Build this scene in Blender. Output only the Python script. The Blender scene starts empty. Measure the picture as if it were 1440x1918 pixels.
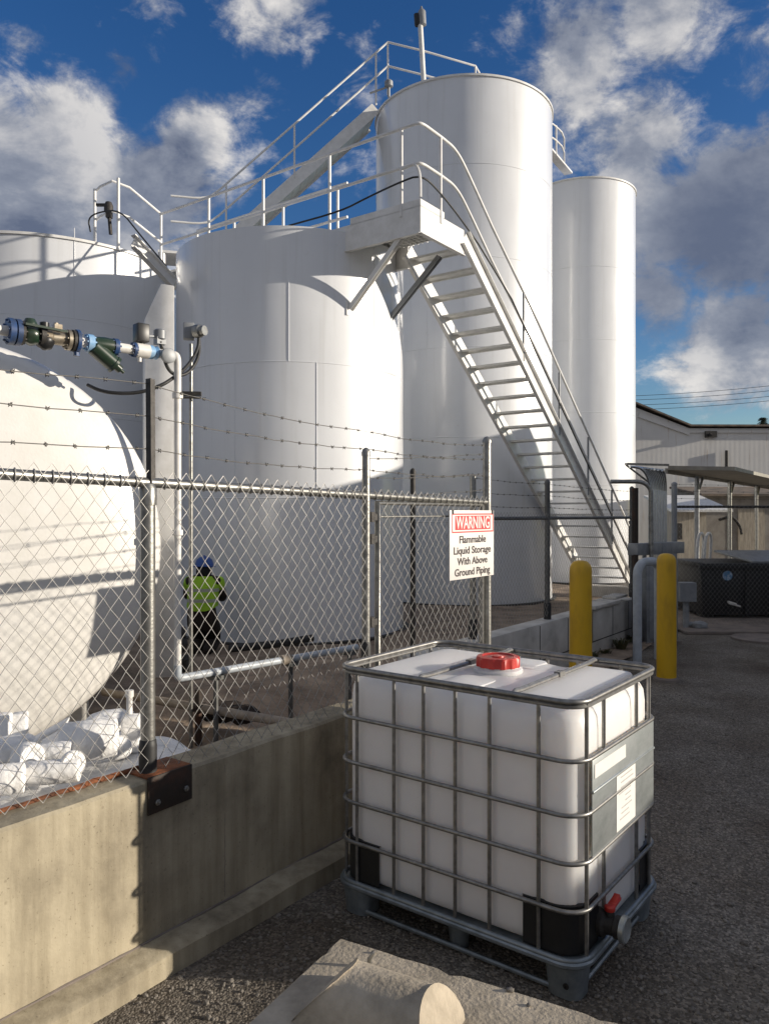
import bpy, bmesh, math, random
from mathutils import Vector, Matrix, noise
random.seed(7)
C = bpy.context.scene.collection
sc = bpy.context.scene
R = math.radians
V = Vector
# ------------------------------------------------------------------ camera
F, CX, CY, H = 1446.0, 720.0, 960.0, 1.90
cam_d = bpy.data.cameras.new("camera"); cam = bpy.data.objects.new("camera", cam_d); C.objects.link(cam)
cam.location = (0, 0, H); cam.rotation_euler = (R(90), 0, 0)
cam_d.sensor_fit = 'VERTICAL'; cam_d.sensor_height = 24; cam_d.lens = 24*F/1918
cam_d.clip_start = .05; cam_d.clip_end = 2000
sc.camera = cam
def P(x, y, d):                     # a pixel of the photograph at a depth in metres
    return V(((x-CX)/F*d, d, H-(y-CY)/F*d))
# ------------------------------------------------------------------ light
SUN_EL, SUN_AZ = 12.6, math.degrees(math.atan2(.995, -.103))
to_sun = V((math.sin(R(SUN_AZ))*math.cos(R(SUN_EL)), math.cos(R(SUN_AZ))*math.cos(R(SUN_EL)), math.sin(R(SUN_EL))))
sl = bpy.data.lights.new("sun", 'SUN'); sl.energy = 5.0; sl.angle = R(.5); sl.color = (1, .905, .77)
so = bpy.data.objects.new("sun", sl); C.objects.link(so); so.location = (20, -2, 12)
so.rotation_euler = to_sun.to_track_quat('Z', 'Y').to_euler()
sc.view_settings.view_transform = 'Standard'; sc.view_settings.look = 'None'
sc.view_settings.exposure = 0.15; sc.view_settings.gamma = 1
# ------------------------------------------------------------------ world: Nishita sky with procedural clouds
W = bpy.data.worlds.new("World"); sc.world = W; W.use_nodes = True
def build_world():
    nt = W.node_tree; N = nt.nodes; L = nt.links; N.clear()
    out = N.new('ShaderNodeOutputWorld'); bg = N.new('ShaderNodeBackground')
    bg.inputs[1].default_value = .118
    sky = N.new('ShaderNodeTexSky'); sky.sky_type = 'NISHITA'; sky.sun_disc = False
    sky.sun_elevation = R(SUN_EL); sky.sun_rotation = R(SUN_AZ); sky.air_density = 1.0; sky.dust_density = .3; sky.ozone_density = 2.5
    hs = N.new('ShaderNodeHueSaturation'); hs.inputs['Saturation'].default_value = 1.3; hs.inputs['Value'].default_value = .90; hs.inputs['Hue'].default_value = .515
    L.new(sky.outputs[0], hs.inputs['Color'])
    tc = N.new('ShaderNodeTexCoord')
    nrm = N.new('ShaderNodeVectorMath'); nrm.operation = 'NORMALIZE'; L.new(tc.outputs['Generated'], nrm.inputs[0])
    def math_(op, a, b=None, clamp=False):
        m = N.new('ShaderNodeMath'); m.operation = op; m.use_clamp = clamp
        for i, q in enumerate((a, b)):
            if q is None: continue
            if isinstance(q, (int, float)): m.inputs[i].default_value = q
            else: L.new(q, m.inputs[i])
        return m.outputs[0]
    def vm(op, a, b):
        m = N.new('ShaderNodeVectorMath'); m.operation = op
        L.new(a, m.inputs[0])
        if isinstance(b, tuple): m.inputs[1].default_value = b
        else: L.new(b, m.inputs[1])
        return m
    def fbm(vec, scale, detail, rough, dist=0.0):
        n = N.new('ShaderNodeTexNoise'); n.inputs['Scale'].default_value = scale; n.inputs['Detail'].default_value = detail
        n.inputs['Roughness'].default_value = rough; n.inputs['Distortion'].default_value = dist
        L.new(vec, n.inputs['Vector']); return n.outputs[0]
    stretched = vm('MULTIPLY', nrm.outputs[0], (1, 1, 1.5)).outputs[0]
    shifted = vm('ADD', stretched, (.045, 0.0, .05)).outputs[0]
    n1 = fbm(stretched, 4.8, 11, .60, .2); n1b = fbm(shifted, 4.8, 7, .56, .2)
    n2 = fbm(stretched, 15, 9, .66, .4); nsoft = fbm(stretched, 2.2, 3, .5)
    # blobs: pixel x, pixel y, radius px, weight
    blobs = [(-60, 330, 330, 1.0), (130, 250, 210, .85), (240, 390, 280, 1.0), (80, 430, 240, 1.0), (350, 260, 130, .85), (240, 130, 120, .62), (40, 90, 110, .5),
             (520, 0, 150, .55), (250, -30, 110, .4), (690, 110, 120, .34), (480, 200, 150, .3), (960, 60, 130, .45), (1080, 110, 170, .7),
             (1250, 40, 190, .62), (1200, 260, 190, .62), (1420, 130, 190, .5), (1370, 420, 260, 1.0), (1250, 560, 160, .75), (1380, 650, 200, .95),
             (1560, 350, 300, .9), (1600, 700, 300, .8), (1330, 300, 120, .5), (-400, 500, 400, .9)]
    tot = None
    for (x, y, r, w) in blobs:
        d = V((x-CX, F, CY-y)).normalized(); rad = r/F*.86
        dd = vm('DISTANCE', nrm.outputs[0], tuple(d)).outputs['Value']
        a = math_('MULTIPLY', math_('SUBTRACT', 1.0, math_('DIVIDE', dd, rad), True), w)
        tot = a if tot is None else math_('MAXIMUM', tot, a)
    # unseen cloud cover outside the view, added to neutralise the ambient light
    back = math_('MULTIPLY', math_('SUBTRACT', nsoft, .22, True), 3.4, True)
    sep = N.new('ShaderNodeSeparateXYZ'); L.new(nrm.outputs[0], sep.inputs[0])
    behind = math_('MULTIPLY', math_('SUBTRACT', .5, sep.outputs['Y'], True), 2.0, True)
    tot = math_('MAXIMUM', tot, math_('MULTIPLY', back, behind))
    dens = math_('ADD', math_('MULTIPLY', tot, .80), math_('MULTIPLY', math_('SUBTRACT', n1, .5), 1.35))
    dens = math_('ADD', dens, math_('MULTIPLY', math_('SUBTRACT', n2, .5), .75))
    mr = N.new('ShaderNodeMapRange'); mr.interpolation_type = 'SMOOTHSTEP'
    mr.inputs[1].default_value = .14; mr.inputs[2].default_value = .46; L.new(dens, mr.inputs[0])
    lit = math_('ADD', math_('ADD', .56, math_('MULTIPLY', math_('SUBTRACT', n1, n1b), 4.0)), math_('MULTIPLY', math_('SUBTRACT', n2, .5), 1.3))
    thick = N.new('ShaderNodeMapRange'); thick.inputs[1].default_value = .42; thick.inputs[2].default_value = .95
    thick.inputs[3].default_value = 0; thick.inputs[4].default_value = .55; L.new(dens, thick.inputs[0])
    dk = None
    for (x, y, r, w) in [(1330, 430, 280, .95), (1210, 520, 180, .8), (1500, 520, 260, .9), (60, 330, 230, .32), (230, 410, 170, .35), (1120, 60, 150, .2)]:
        d = V((x-CX, F, CY-y)).normalized()
        dd = vm('DISTANCE', nrm.outputs[0], tuple(d)).outputs['Value']
        a = math_('MULTIPLY', math_('SUBTRACT', 1.0, math_('DIVIDE', dd, r/F*.86), True), w)
        dk = a if dk is None else math_('MAXIMUM', dk, a)
    lit = math_('SUBTRACT', lit, math_('MULTIPLY', thick.outputs[0], .8), True)
    lit = math_('MULTIPLY', lit, math_('SUBTRACT', 1.0, dk, True), True)
    ramp = N.new('ShaderNodeValToRGB'); L.new(lit, ramp.inputs[0])
    e = ramp.color_ramp.elements
    e[0].position = 0; e[0].color = (.95, 1.15, 1.7, 1)
    e[1].position = 1; e[1].color = (6.0, 5.8, 5.6, 1)
    k = e.new(.4); k.color = (2.1, 2.3, 2.8, 1)
    mix = N.new('ShaderNodeMix'); mix.data_type = 'RGBA'
    cover = math_('MULTIPLY', mr.outputs[0], .95)
    L.new(cover, mix.inputs['Factor']); L.new(hs.outputs[0], mix.inputs['A']); L.new(ramp.outputs[0], mix.inputs['B'])
    L.new(mix.outputs['Result'], bg.inputs[0]); L.new(bg.outputs[0], out.inputs[0])
build_world()

# ------------------------------------------------------------------ materials
MATS = {}
def pm(name, c1, c2=None, scale=4, rough=.6, metal=0, bump=0, bscale=40, coat=0, detail=6, stretch=(1,1,1), lo=.35, hi=.65, rvar=0, spec=.5, bdetail=4):
    m = bpy.data.materials.new(name); m.use_nodes = True; MATS[name] = m
    nt = m.node_tree; N = nt.nodes; L = nt.links; b = N['Principled BSDF']
    b.inputs['Roughness'].default_value = rough; b.inputs['Metallic'].default_value = metal
    b.inputs['Coat Weight'].default_value = coat; b.inputs['Coat Roughness'].default_value = .11; b.inputs['Specular IOR Level'].default_value = spec
    tc = N.new('ShaderNodeTexCoord'); mp = N.new('ShaderNodeMapping'); mp.inputs['Scale'].default_value = stretch
    L.new(tc.outputs['Object'], mp.inputs[0])
    if c2 is None: c2 = tuple(x*.86 for x in c1)
    n = N.new('ShaderNodeTexNoise'); n.inputs['Scale'].default_value = scale; n.inputs['Detail'].default_value = detail; n.inputs['Roughness'].default_value = .6
    L.new(mp.outputs[0], n.inputs['Vector'])
    r = N.new('ShaderNodeValToRGB'); e = r.color_ramp.elements
    e[0].position = lo; e[0].color = (*c1, 1); e[1].position = hi; e[1].color = (*c2, 1)
    L.new(n.outputs[0], r.inputs[0]); L.new(r.outputs[0], b.inputs['Base Color'])
    if rvar:
        mr = N.new('ShaderNodeMapRange'); mr.inputs[3].default_value = max(0, rough-rvar); mr.inputs[4].default_value = rough+rvar
        L.new(n.outputs[0], mr.inputs[0]); L.new(mr.outputs[0], b.inputs['Roughness'])
    if bump:
        n2 = N.new('ShaderNodeTexNoise'); n2.inputs['Scale'].default_value = bscale; n2.inputs['Detail'].default_value = bdetail
        L.new(mp.outputs[0], n2.inputs['Vector'])
        bp = N.new('ShaderNodeBump'); bp.inputs['Strength'].default_value = bump; bp.inputs['Distance'].default_value = .02
        L.new(n2.outputs[0], bp.inputs['Height']); L.new(bp.outputs[0], b.inputs['Normal'])
    return m
M = {}
M['tank'] = pm('glossy_white_tank_paint', (.80,.80,.79), (.73,.73,.715), 1.2, .2, bump=.09, bscale=2.6, coat=.9, stretch=(1,1,.5), rvar=.04)
M['steelwhite'] = pm('white_steel_paint', (.80,.79,.77), (.68,.67,.64), 6, .38, bump=.05, bscale=30)
M['bullet'] = pm('sprayed_white_coating', (.82,.80,.76), (.76,.74,.69), 5, .30, bump=.07, bscale=45, coat=1.0, bdetail=3)
M['white_wrap'] = pm('white_wrap', (.84,.83,.81), (.55,.535,.51), 10, .55, bump=.4, bscale=34, lo=.5, hi=.78, detail=9)
M['galv'] = pm('galvanised_steel', (.36,.355,.33), (.22,.215,.20), 22, .40, .8, bump=.08, bscale=60, rvar=.1)
M['wire'] = pm('fence_wire', (.40,.39,.37), (.25,.24,.225), 30, .45, .35)
M['barb'] = pm('barbed_wire_steel', (.10,.095,.085), (.06,.055,.05), 30, .6, .2)
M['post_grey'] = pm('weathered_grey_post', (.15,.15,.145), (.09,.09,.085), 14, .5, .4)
M['dark_steel'] = pm('weathered_dark_steel', (.06,.055,.05), (.035,.032,.03), 20, .6, .3, bump=.2)
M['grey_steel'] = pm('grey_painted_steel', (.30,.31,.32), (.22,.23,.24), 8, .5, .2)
M['tread'] = pm('stair_tread_steel', (.76,.76,.74), (.62,.62,.60), 8, .5, .1)
M['hdpe'] = pm('white_hdpe', (.86,.83,.80), (.80,.77,.74), 3, .42, bump=.06, bscale=10)
M['black_plastic'] = pm('black_plastic', (.012,.012,.013), (.02,.02,.02), 8, .4)
M['cage'] = pm('cage_tube', (.32,.315,.30), (.20,.195,.185), 25, .42, .75, rvar=.1)
M['cage_blue'] = pm('galvanised_pallet', (.30,.34,.37), (.19,.22,.24), 14, .45, .6)
M['placard'] = pm('galvanised_placard', (.50,.53,.53), (.34,.37,.37), 9, .36, .65, stretch=(1,1,2), rvar=.1)
M['paper'] = pm('white_paper', (.76,.74,.70), (.70,.68,.64), 12, .7)
M['print'] = pm('faded_grey_print', (.42,.41,.40), (.5,.49,.47), 40, .8)
M['red_plastic'] = pm('red_plastic', (.55,.035,.022), (.42,.025,.018), 9, .42)
M['yellow'] = pm('yellow_bollard_plastic', (.66,.39,.010), (.44,.25,.018), 7, .45, bump=.08, bscale=12, stretch=(1,1,.35), lo=.45, hi=.8, detail=9)
M['pipe_blue'] = pm('pale_grey_pipe_paint', (.46,.50,.54), (.36,.39,.42), 10, .42)
M['pipe_tan'] = pm('dusty_tan_pipe', (.34,.29,.23), (.22,.18,.14), 14, .7)
M['pipe_white'] = pm('white_pipe_paint', (.78,.76,.72), (.62,.60,.56), 12, .42)
M['blue'] = pm('blue_flange_paint', (.022,.07,.21), (.04,.06,.11), 12, .42)
M['lightblue'] = pm('light_blue_fitting_paint', (.16,.36,.62), (.3,.45,.62), 12, .42)
M['green'] = pm('dark_green_paint', (.010,.032,.016), (.03,.045,.03), 12, .32, coat=.3)
M['black_rubber'] = pm('black_rubber', (.015,.015,.015), (.03,.03,.03), 10, .55)
M['brass'] = pm('dull_brass', (.34,.30,.24), (.20,.165,.12), 20, .4, .6)
M['rust'] = pm('rusty_plate', (.30,.10,.035), (.10,.04,.02), 9, .85, .1, bump=.4, bscale=40)
M['bracket'] = pm('brown_painted_steel', (.035,.026,.02), (.10,.04,.02), 7, .7, .2, bump=.2, lo=.5, hi=.8)
M['vest'] = pm('lime_vest_cloth', (.36,.62,.03), (.28,.5,.03), 10, .8, bump=.4, bscale=14)
M['reflective'] = pm('reflective_tape', (.42,.44,.38), (.34,.36,.3), 20, .4)
M['trousers'] = pm('dark_brown_cloth', (.018,.013,.010), (.028,.018,.013), 12, .9, bump=.5, bscale=20)
M['hood'] = pm('black_hood_cloth', (.01,.01,.012), (.016,.015,.017), 12, .9, bump=.4, bscale=20)
M['hat'] = pm('blue_hard_hat', (.03,.10,.36), (.025,.08,.28), 8, .3)
M['skin'] = pm('skin', (.42,.24,.17), (.36,.2,.14), 20, .55)
M['sign_white'] = pm('sign_white_plastic', (.78,.75,.72), (.72,.69,.65), 6, .5)
M['sign_red'] = pm('sign_red_ink', (.62,.05,.05), (.55,.05,.05), 6, .5)
M['sign_black'] = pm('sign_black_ink', (.03,.02,.02), (.04,.025,.025), 6, .5)
M['block'] = pm('tan_cast_concrete', (.50,.43,.33), (.31,.265,.20), 9, .92, bump=.30, bscale=75, detail=10, bdetail=8)
M['floor_dirt'] = pm('brown_dirt', (.36,.275,.20), (.17,.125,.09), 2.6, .95, bump=.8, bscale=22, detail=10, bdetail=8)
M['roof_dark'] = pm('weathered_roof_edge', (.10,.09,.08), (.26,.20,.15), 3, .85, bump=.3)
M['olive'] = pm('grey_olive_canopy_sheet', (.29,.275,.235), (.21,.195,.165), 5, .6, .2)
M['tan_wood'] = pm('weathered_tan_boards', (.58,.52,.42), (.30,.26,.21), 5, .8, stretch=(4,4,.5), lo=.3, hi=.7)
M['dumpster'] = pm('black_dumpster_paint', (.008,.008,.009), (.02,.019,.019), 4, .5, bump=.2)
M['sticker'] = pm('blue_sticker', (.10,.24,.42), (.55,.62,.68), 18, .5, lo=.45, hi=.55)
M['pad'] = pm('brown_grey_concrete_pad', (.24,.20,.17), (.16,.135,.12), 4, .9, bump=.3)
M['bark'] = pm('bark', (.07,.05,.04), (.04,.03,.02), 8, .9)
M['needle'] = pm('conifer_needles', (.03,.05,.025), (.05,.07,.03), 6, .8)
M['cloudy_metal'] = pm('bright_conduit', (.62,.64,.66), (.5,.52,.54), 14, .22, .95)
M['side_brick'] = pm('pale_grey_brown_siding', (.36,.34,.31), (.25,.23,.21), 3, .9)

def tuned(name, fn):
    m = bpy.data.materials.new(name); m.use_nodes = True
    fn(m.node_tree, m.node_tree.nodes, m.node_tree.links, m.node_tree.nodes['Principled BSDF']); return m
def _noise(N, L, vec, scale, detail=6, rough=.6):
    n = N.new('ShaderNodeTexNoise'); n.inputs['Scale'].default_value = scale; n.inputs['Detail'].default_value = detail
    n.inputs['Roughness'].default_value = rough; L.new(vec, n.inputs['Vector']); return n.outputs[0]
def _ramp(N, L, fac, stops):
    r = N.new('ShaderNodeValToRGB'); L.new(fac, r.inputs[0]); e = r.color_ramp.elements
    e[0].position, e[0].color = stops[0][0], (*stops[0][1], 1); e[1].position, e[1].color = stops[-1][0], (*stops[-1][1], 1)
    for p, c in stops[1:-1]: k = e.new(p); k.color = (*c, 1)
    return r.outputs[0]
def _mul(N, L, a, b, fac=1.0):
    m = N.new('ShaderNodeMix'); m.data_type = 'RGBA'; m.blend_type = 'MULTIPLY'
    if isinstance(fac, float): m.inputs['Factor'].default_value = fac
    else: L.new(fac, m.inputs['Factor'])
    L.new(a, m.inputs['A']); L.new(b, m.inputs['B']); return m.outputs['Result']
def _map(N, L, vec, s):
    mp = N.new('ShaderNodeMapping'); mp.inputs['Scale'].default_value = s; L.new(vec, mp.inputs[0]); return mp.outputs[0]
def _bump(N, L, h, strength, dist, prev=None):
    b = N.new('ShaderNodeBump'); b.inputs['Strength'].default_value = strength; b.inputs['Distance'].default_value = dist
    L.new(h, b.inputs['Height'])
    if prev: L.new(prev, b.inputs['Normal'])
    return b.outputs[0]
def hdpe_fix():
    b = M['hdpe'].node_tree.nodes['Principled BSDF']
    b.inputs['Subsurface Weight'].default_value = .55; b.inputs['Subsurface Radius'].default_value = (.30, .26, .22); b.inputs['Subsurface Scale'].default_value = 1.0
hdpe_fix()
def wall_mat(nt, N, L, b):
    o = N.new('ShaderNodeTexCoord').outputs['Object']
    base = _ramp(N, L, _noise(N, L, o, 2.3, 8), [(.28, (.20,.17,.12)), (.5, (.38,.33,.235)), (.72, (.48,.42,.30))])
    streak = _ramp(N, L, _noise(N, L, _map(N, L, o, (7, 7, .5)), 2, 6), [(.35, (.56,.54,.50)), (.6, (1,1,1))])
    c = _mul(N, L, base, streak, .65)
    speck = _ramp(N, L, _noise(N, L, o, 90, 3), [(.28, (.45,.42,.38)), (.36, (1,1,1))])
    c = _mul(N, L, c, speck, .8)
    v = N.new('ShaderNodeTexVoronoi'); v.inputs['Scale'].default_value = 13; L.new(o, v.inputs['Vector'])
    holes = _ramp(N, L, v.outputs['Distance'], [(.05, (.3,.27,.23)), (.10, (1,1,1))])
    c = _mul(N, L, c, holes, .3)
    L.new(c, b.inputs['Base Color']); b.inputs['Roughness'].default_value = .9
    n1 = _bump(N, L, _noise(N, L, o, 35, 8), .35, .01)
    L.new(_bump(N, L, v.outputs['Distance'], .12, .02, n1), b.inputs['Normal'])
M['wall'] = tuned('stained_cast_concrete', wall_mat)
def tank_mat(nt, N, L, b):
    o = N.new('ShaderNodeTexCoord').outputs['Object']
    base = _ramp(N, L, _noise(N, L, o, .8, 7), [(.3, (.765,.78,.80)), (.7, (.705,.718,.735))])
    st = _ramp(N, L, _noise(N, L, _map(N, L, o, (5, 5, .22)), 1.6, 8), [(.30, (.80,.785,.75)), (.46, (1,1,1))])
    c = _mul(N, L, base, st, .32)
    grime = _ramp(N, L, _noise(N, L, o, 6, 9, .7), [(.26, (.80,.78,.74)), (.36, (1,1,1))])
    L.new(_mul(N, L, c, grime, .4), b.inputs['Base Color'])
    b.inputs['Roughness'].default_value = .4; b.inputs['Coat Weight'].default_value = 1.0; b.inputs['Coat Roughness'].default_value = .19; b.inputs['Coat IOR'].default_value = 1.6
    n1 = _bump(N, L, _noise(N, L, _map(N, L, o, (1, 1, .45)), 4, 6), .10, .012)
    n2 = _bump(N, L, _noise(N, L, _map(N, L, o, (1, 1, 1.6)), .7, 2), .10, .05, n1)
    L.new(n2, b.inputs['Normal']); L.new(n2, b.inputs['Coat Normal'])
M['tank'] = tuned('glossy_tank_paint', tank_mat)
def gravel_mat(nt, N, L, b):
    o = N.new('ShaderNodeTexCoord').outputs['Object']
    v = N.new('ShaderNodeTexVoronoi'); v.inputs['Scale'].default_value = 90; L.new(o, v.inputs['Vector'])
    bw = N.new('ShaderNodeRGBToBW'); L.new(v.outputs['Color'], bw.inputs[0])
    stone = _ramp(N, L, bw.outputs[0], [(.1, (.085,.075,.063)), (.55, (.16,.147,.128)), (.95, (.33,.30,.26))])
    patch = _ramp(N, L, _noise(N, L, o, .9, 7), [(.33, (.50,.41,.33)), (.48, (.82,.76,.69)), (.62, (1.12,1.09,1.05))])
    c = _mul(N, L, stone, patch, 1.0)
    L.new(c, b.inputs['Base Color']); b.inputs['Roughness'].default_value = .9
    n1 = _bump(N, L, _noise(N, L, o, 3, 6), .5, .05)
    inv = N.new('ShaderNodeMath'); inv.operation = 'SUBTRACT'; inv.inputs[0].default_value = 1; L.new(v.outputs['Distance'], inv.inputs[1])
    L.new(_bump(N, L, inv.outputs[0], .6, .012, n1), b.inputs['Normal'])
M['gravel'] = tuned('dark_gravel', gravel_mat)
def siding_mat(nt, N, L, b):
    o = N.new('ShaderNodeTexCoord').outputs['Object']
    w = N.new('ShaderNodeTexWave'); w.inputs['Scale'].default_value = 1.6; w.bands_direction = 'X'; w.wave_profile = 'SIN'; L.new(o, w.inputs['Vector'])
    base = _ramp(N, L, _noise(N, L, o, .5, 7), [(.3, (.74,.73,.70)), (.7, (.62,.60,.57))])
    st = _ramp(N, L, _noise(N, L, _map(N, L, o, (3, 3, .25)), 2.2, 6), [(.28, (.62,.48,.36)), (.4, (1,1,1))])
    L.new(_mul(N, L, base, st, .6), b.inputs['Base Color']); b.inputs['Roughness'].default_value = .55
    L.new(_bump(N, L, w.outputs[0], .06, .02), b.inputs['Normal'])
M['siding'] = tuned('white_corrugated_siding', siding_mat)
def cmu_mat(nt, N, L, b):
    o = N.new('ShaderNodeTexCoord').outputs['Object']
    base = _ramp(N, L, _noise(N, L, o, 3, 7), [(.3, (.62,.60,.56)), (.55, (.50,.48,.44)), (.8, (.30,.28,.25))])
    L.new(base, b.inputs['Base Color']); b.inputs['Roughness'].default_value = .8
    L.new(_bump(N, L, _noise(N, L, o, 40, 6), .3, .01), b.inputs['Normal'])
M['cmu'] = tuned('white_painted_block', cmu_mat)

# ------------------------------------------------------------------ mesh helpers
UP = V((0, 0, 1))
class MB:
    def __init__(s): s.v = []; s.f = []
    def add(s, vs, fs):
        o = len(s.v); s.v += [V(p) for p in vs]; s.f += [[o+i for i in f] for f in fs]; return s
    def hexa(s, a):                 # 8 corners, bottom ring then top ring
        return s.add(a, [(3,2,1,0), (4,5,6,7), (0,1,5,4), (1,2,6,5), (2,3,7,6), (3,0,4,7)])
    def box(s, c, d, ex=V((1,0,0)), ey=None, ez=UP):
        ex = V(ex).normalized(); ez = V(ez); ey = V(ey) if ey is not None else ez.cross(ex)
        c = V(c); x = ex*d[0]/2; y = ey*d[1]/2; z = ez*d[2]/2
        return s.hexa([c-x-y-z, c+x-y-z, c+x+y-z, c-x+y-z, c-x-y+z, c+x-y+z, c+x+y+z, c-x+y+z])
    def beam(s, p, q, w, h, up=UP):  # box from p to q, w across, h along up
        p = V(p); q = V(q); a = (q-p).normalized(); side = a.cross(up).normalized(); u = side.cross(a).normalized()
        x = side*w/2; y = u*h/2
        return s.hexa([p-x-y, p+x-y, q+x-y, q-x-y, p-x+y, p+x+y, q+x+y, q-x+y])
    def prism(s, poly, ext):
        n = len(poly); poly = [V(p) for p in poly]; ext = V(ext)
        return s.add(poly+[p+ext for p in poly], [tuple(range(n-1, -1, -1)), tuple(range(n, 2*n))]+[(i, (i+1) % n, n+(i+1) % n, n+i) for i in range(n)])
    def tube(s, pts, r, seg=8, closed=False, caps=True, flat=1.0):
        pts = [V(p) for p in pts]; n = len(pts)
        if n < 2: return s
        tang = []
        for i in range(n):
            a = pts[(i-1) % n] if (closed or i > 0) else pts[i]; b = pts[(i+1) % n] if (closed or i < n-1) else pts[i]
            t = b-a; tang.append(t.normalized() if t.length > 1e-9 else V((0,0,1)))
        ref = UP if abs(tang[0].z) < .9 else V((0,1,0))
        nx = tang[0].cross(ref).normalized(); o = len(s.v)
        for i in range(n):
            t = tang[i]; nx = (nx-t*nx.dot(t)).normalized(); ny = t.cross(nx)
            rr = r[i] if isinstance(r, (list, tuple)) else r
            for k in range(seg):
                a = 2*math.pi*(k+.5)/seg
                s.v.append(pts[i]+nx*math.cos(a)*rr+ny*math.sin(a)*rr*flat)
        for i in range(n if closed else n-1):
            j = (i+1) % n
            for k in range(seg):
                l = (k+1) % seg
                s.f.append([o+i*seg+k, o+i*seg+l, o+j*seg+l, o+j*seg+k])
        if caps and not closed:
            s.f.append([o+k for k in range(seg-1, -1, -1)]); s.f.append([o+(n-1)*seg+k for k in range(seg)])
        return s
    def lathe(s, prof, base, axis=UP, seg=32, x=None):   # prof: (radius, height) pairs
        axis = V(axis).normalized(); base = V(base)
        ex = V(x) if x is not None else (V((1,0,0)) if abs(axis.x) < .9 else V((0,1,0)))
        ex = (ex-axis*ex.dot(axis)).normalized(); ey = axis.cross(ex); o = len(s.v)
        for r, h in prof:
            for k in range(seg):
                a = 2*math.pi*k/seg
                s.v.append(base+axis*h+ex*r*math.cos(a)+ey*r*math.sin(a))
        for i in range(len(prof)-1):
            for k in range(seg):
                l = (k+1) % seg
                s.f.append([o+i*seg+k, o+i*seg+l, o+(i+1)*seg+l, o+(i+1)*seg+k])
        if prof[0][0] > 1e-6: s.f.append([o+k for k in range(seg-1, -1, -1)])
        if prof[-1][0] > 1e-6: s.f.append([o+(len(prof)-1)*seg+k for k in range(seg)])
        return s
    def blob(s, c, rad, rough=.0, seg=20, ring=12, freq=2.0, ex=V((1,0,0)), pw=1.0):
        c = V(c); ex = V(ex).normalized(); ey = UP.cross(ex).normalized(); o = len(s.v); off = V((random.random()*9,)*3)
        def sp(x): return math.copysign(abs(x)**pw, x)
        for i in range(ring+1):
            th = math.pi*i/ring
            for k in range(seg):
                ph = 2*math.pi*k/seg
                d = V((sp(math.sin(th))*sp(math.cos(ph)), sp(math.sin(th))*sp(math.sin(ph)), sp(math.cos(th))))
                m = 1+rough*noise.noise(d*freq+off)+rough*.5*noise.noise(d*freq*2.7+off)
                s.v.append(c+(ex*d.x*rad[0]+ey*d.y*rad[1]+UP*d.z*rad[2])*m)
        for i in range(ring):
            for k in range(seg):
                l = (k+1) % seg
                s.f.append([o+i*seg+k, o+(i+1)*seg+k, o+(i+1)*seg+l, o+i*seg+l])
        return s
    def obj(s, name, mat, parent=None, loc=None, smooth=True, bevel=0, ang=38):
        root = parent
        base = V((0,0,0))
        if root is not None: base = root['_w'] and V(root['_w'])
        elif loc is not None: base = V(loc)
        me = bpy.data.meshes.new(name); me.from_pydata([tuple(p-base) for p in s.v], [], s.f)
        bm = bmesh.new(); bm.from_mesh(me); bmesh.ops.remove_doubles(bm, verts=bm.verts, dist=1e-6)
        if bevel:
            es = [e for e in bm.edges if len(e.link_faces) == 2 and e.calc_face_angle(0) > R(40)]
            bmesh.ops.bevel(bm, geom=es, offset=bevel, segments=2, profile=.5, affect='EDGES', clamp_overlap=True)
        bmesh.ops.recalc_face_normals(bm, faces=bm.faces)
        bm.to_mesh(me); bm.free()
        me.materials.append(M[mat] if isinstance(mat, str) else mat)
        if smooth:
            me.polygons.foreach_set('use_smooth', [True]*len(me.polygons)); me.set_sharp_from_angle(angle=R(ang))
        o = bpy.data.objects.new(name, me); C.objects.link(o)
        if root is not None:
            o.parent = root; o['_w'] = tuple(base)
        else:
            o.location = base; o['_w'] = tuple(base)
        return o
def thing(name, label, cat, loc, group=None):
    o = bpy.data.objects.new(name, None); C.objects.link(o); o.location = V(loc); o.empty_display_size = .2
    o['label'] = label; o['category'] = cat; o['_w'] = tuple(loc)
    if group: o['group'] = group
    return o
def tag(o, label, cat, group=None):
    o['label'] = label; o['category'] = cat
    if group: o['group'] = group
    return o
def struct(o, kind='structure'): o['kind'] = kind; return o
def arc(c, a, b, n=8):             # quarter arc from c+a to c+b
    c, a, b = V(c), V(a), V(b)
    return [c+a*math.cos(math.pi/2*i/n)+b*math.sin(math.pi/2*i/n) for i in range(n+1)]
def smooth_path(pts, it=2):        # Chaikin with fixed ends
    pts = [V(p) for p in pts]
    for _ in range(it):
        q = [pts[0]]
        for a, b in zip(pts, pts[1:]): q += [a*.75+b*.25, a*.25+b*.75]
        pts = q+[pts[-1]]
    return pts
def sag(p, q, drop, n=16, jit=0):
    p, q = V(p), V(q)
    return [p.lerp(q, i/n)-UP*(drop*4*(i/n)*(1-i/n)+(random.uniform(-jit, jit) if 0 < i < n else 0)) for i in range(n+1)]

T3 = V((.591, .807, 0)).normalized(); N3 = V((-.807, .591, 0)).normalized()   # along the containment wall / into the compound
# ------------------------------------------------------------------ ground
mb = MB(); n = 60
mb.add([(-300,-60,0), (300,-60,0), (300,500,0), (-300,500,0)], [(0,1,2,3)])
struct(mb.obj('ground', 'gravel', loc=(0,0,0), smooth=False))
O1 = V((-.875, 3.374, 0))
def W1(t, z=0.0, n=0.0): return O1+T3*t+N3*n+UP*z
E2 = V((3.6, 11.3, 0))
def W2(t, z=0.0, n=0.0): return E2+T3*t+N3*n+UP*z
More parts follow.
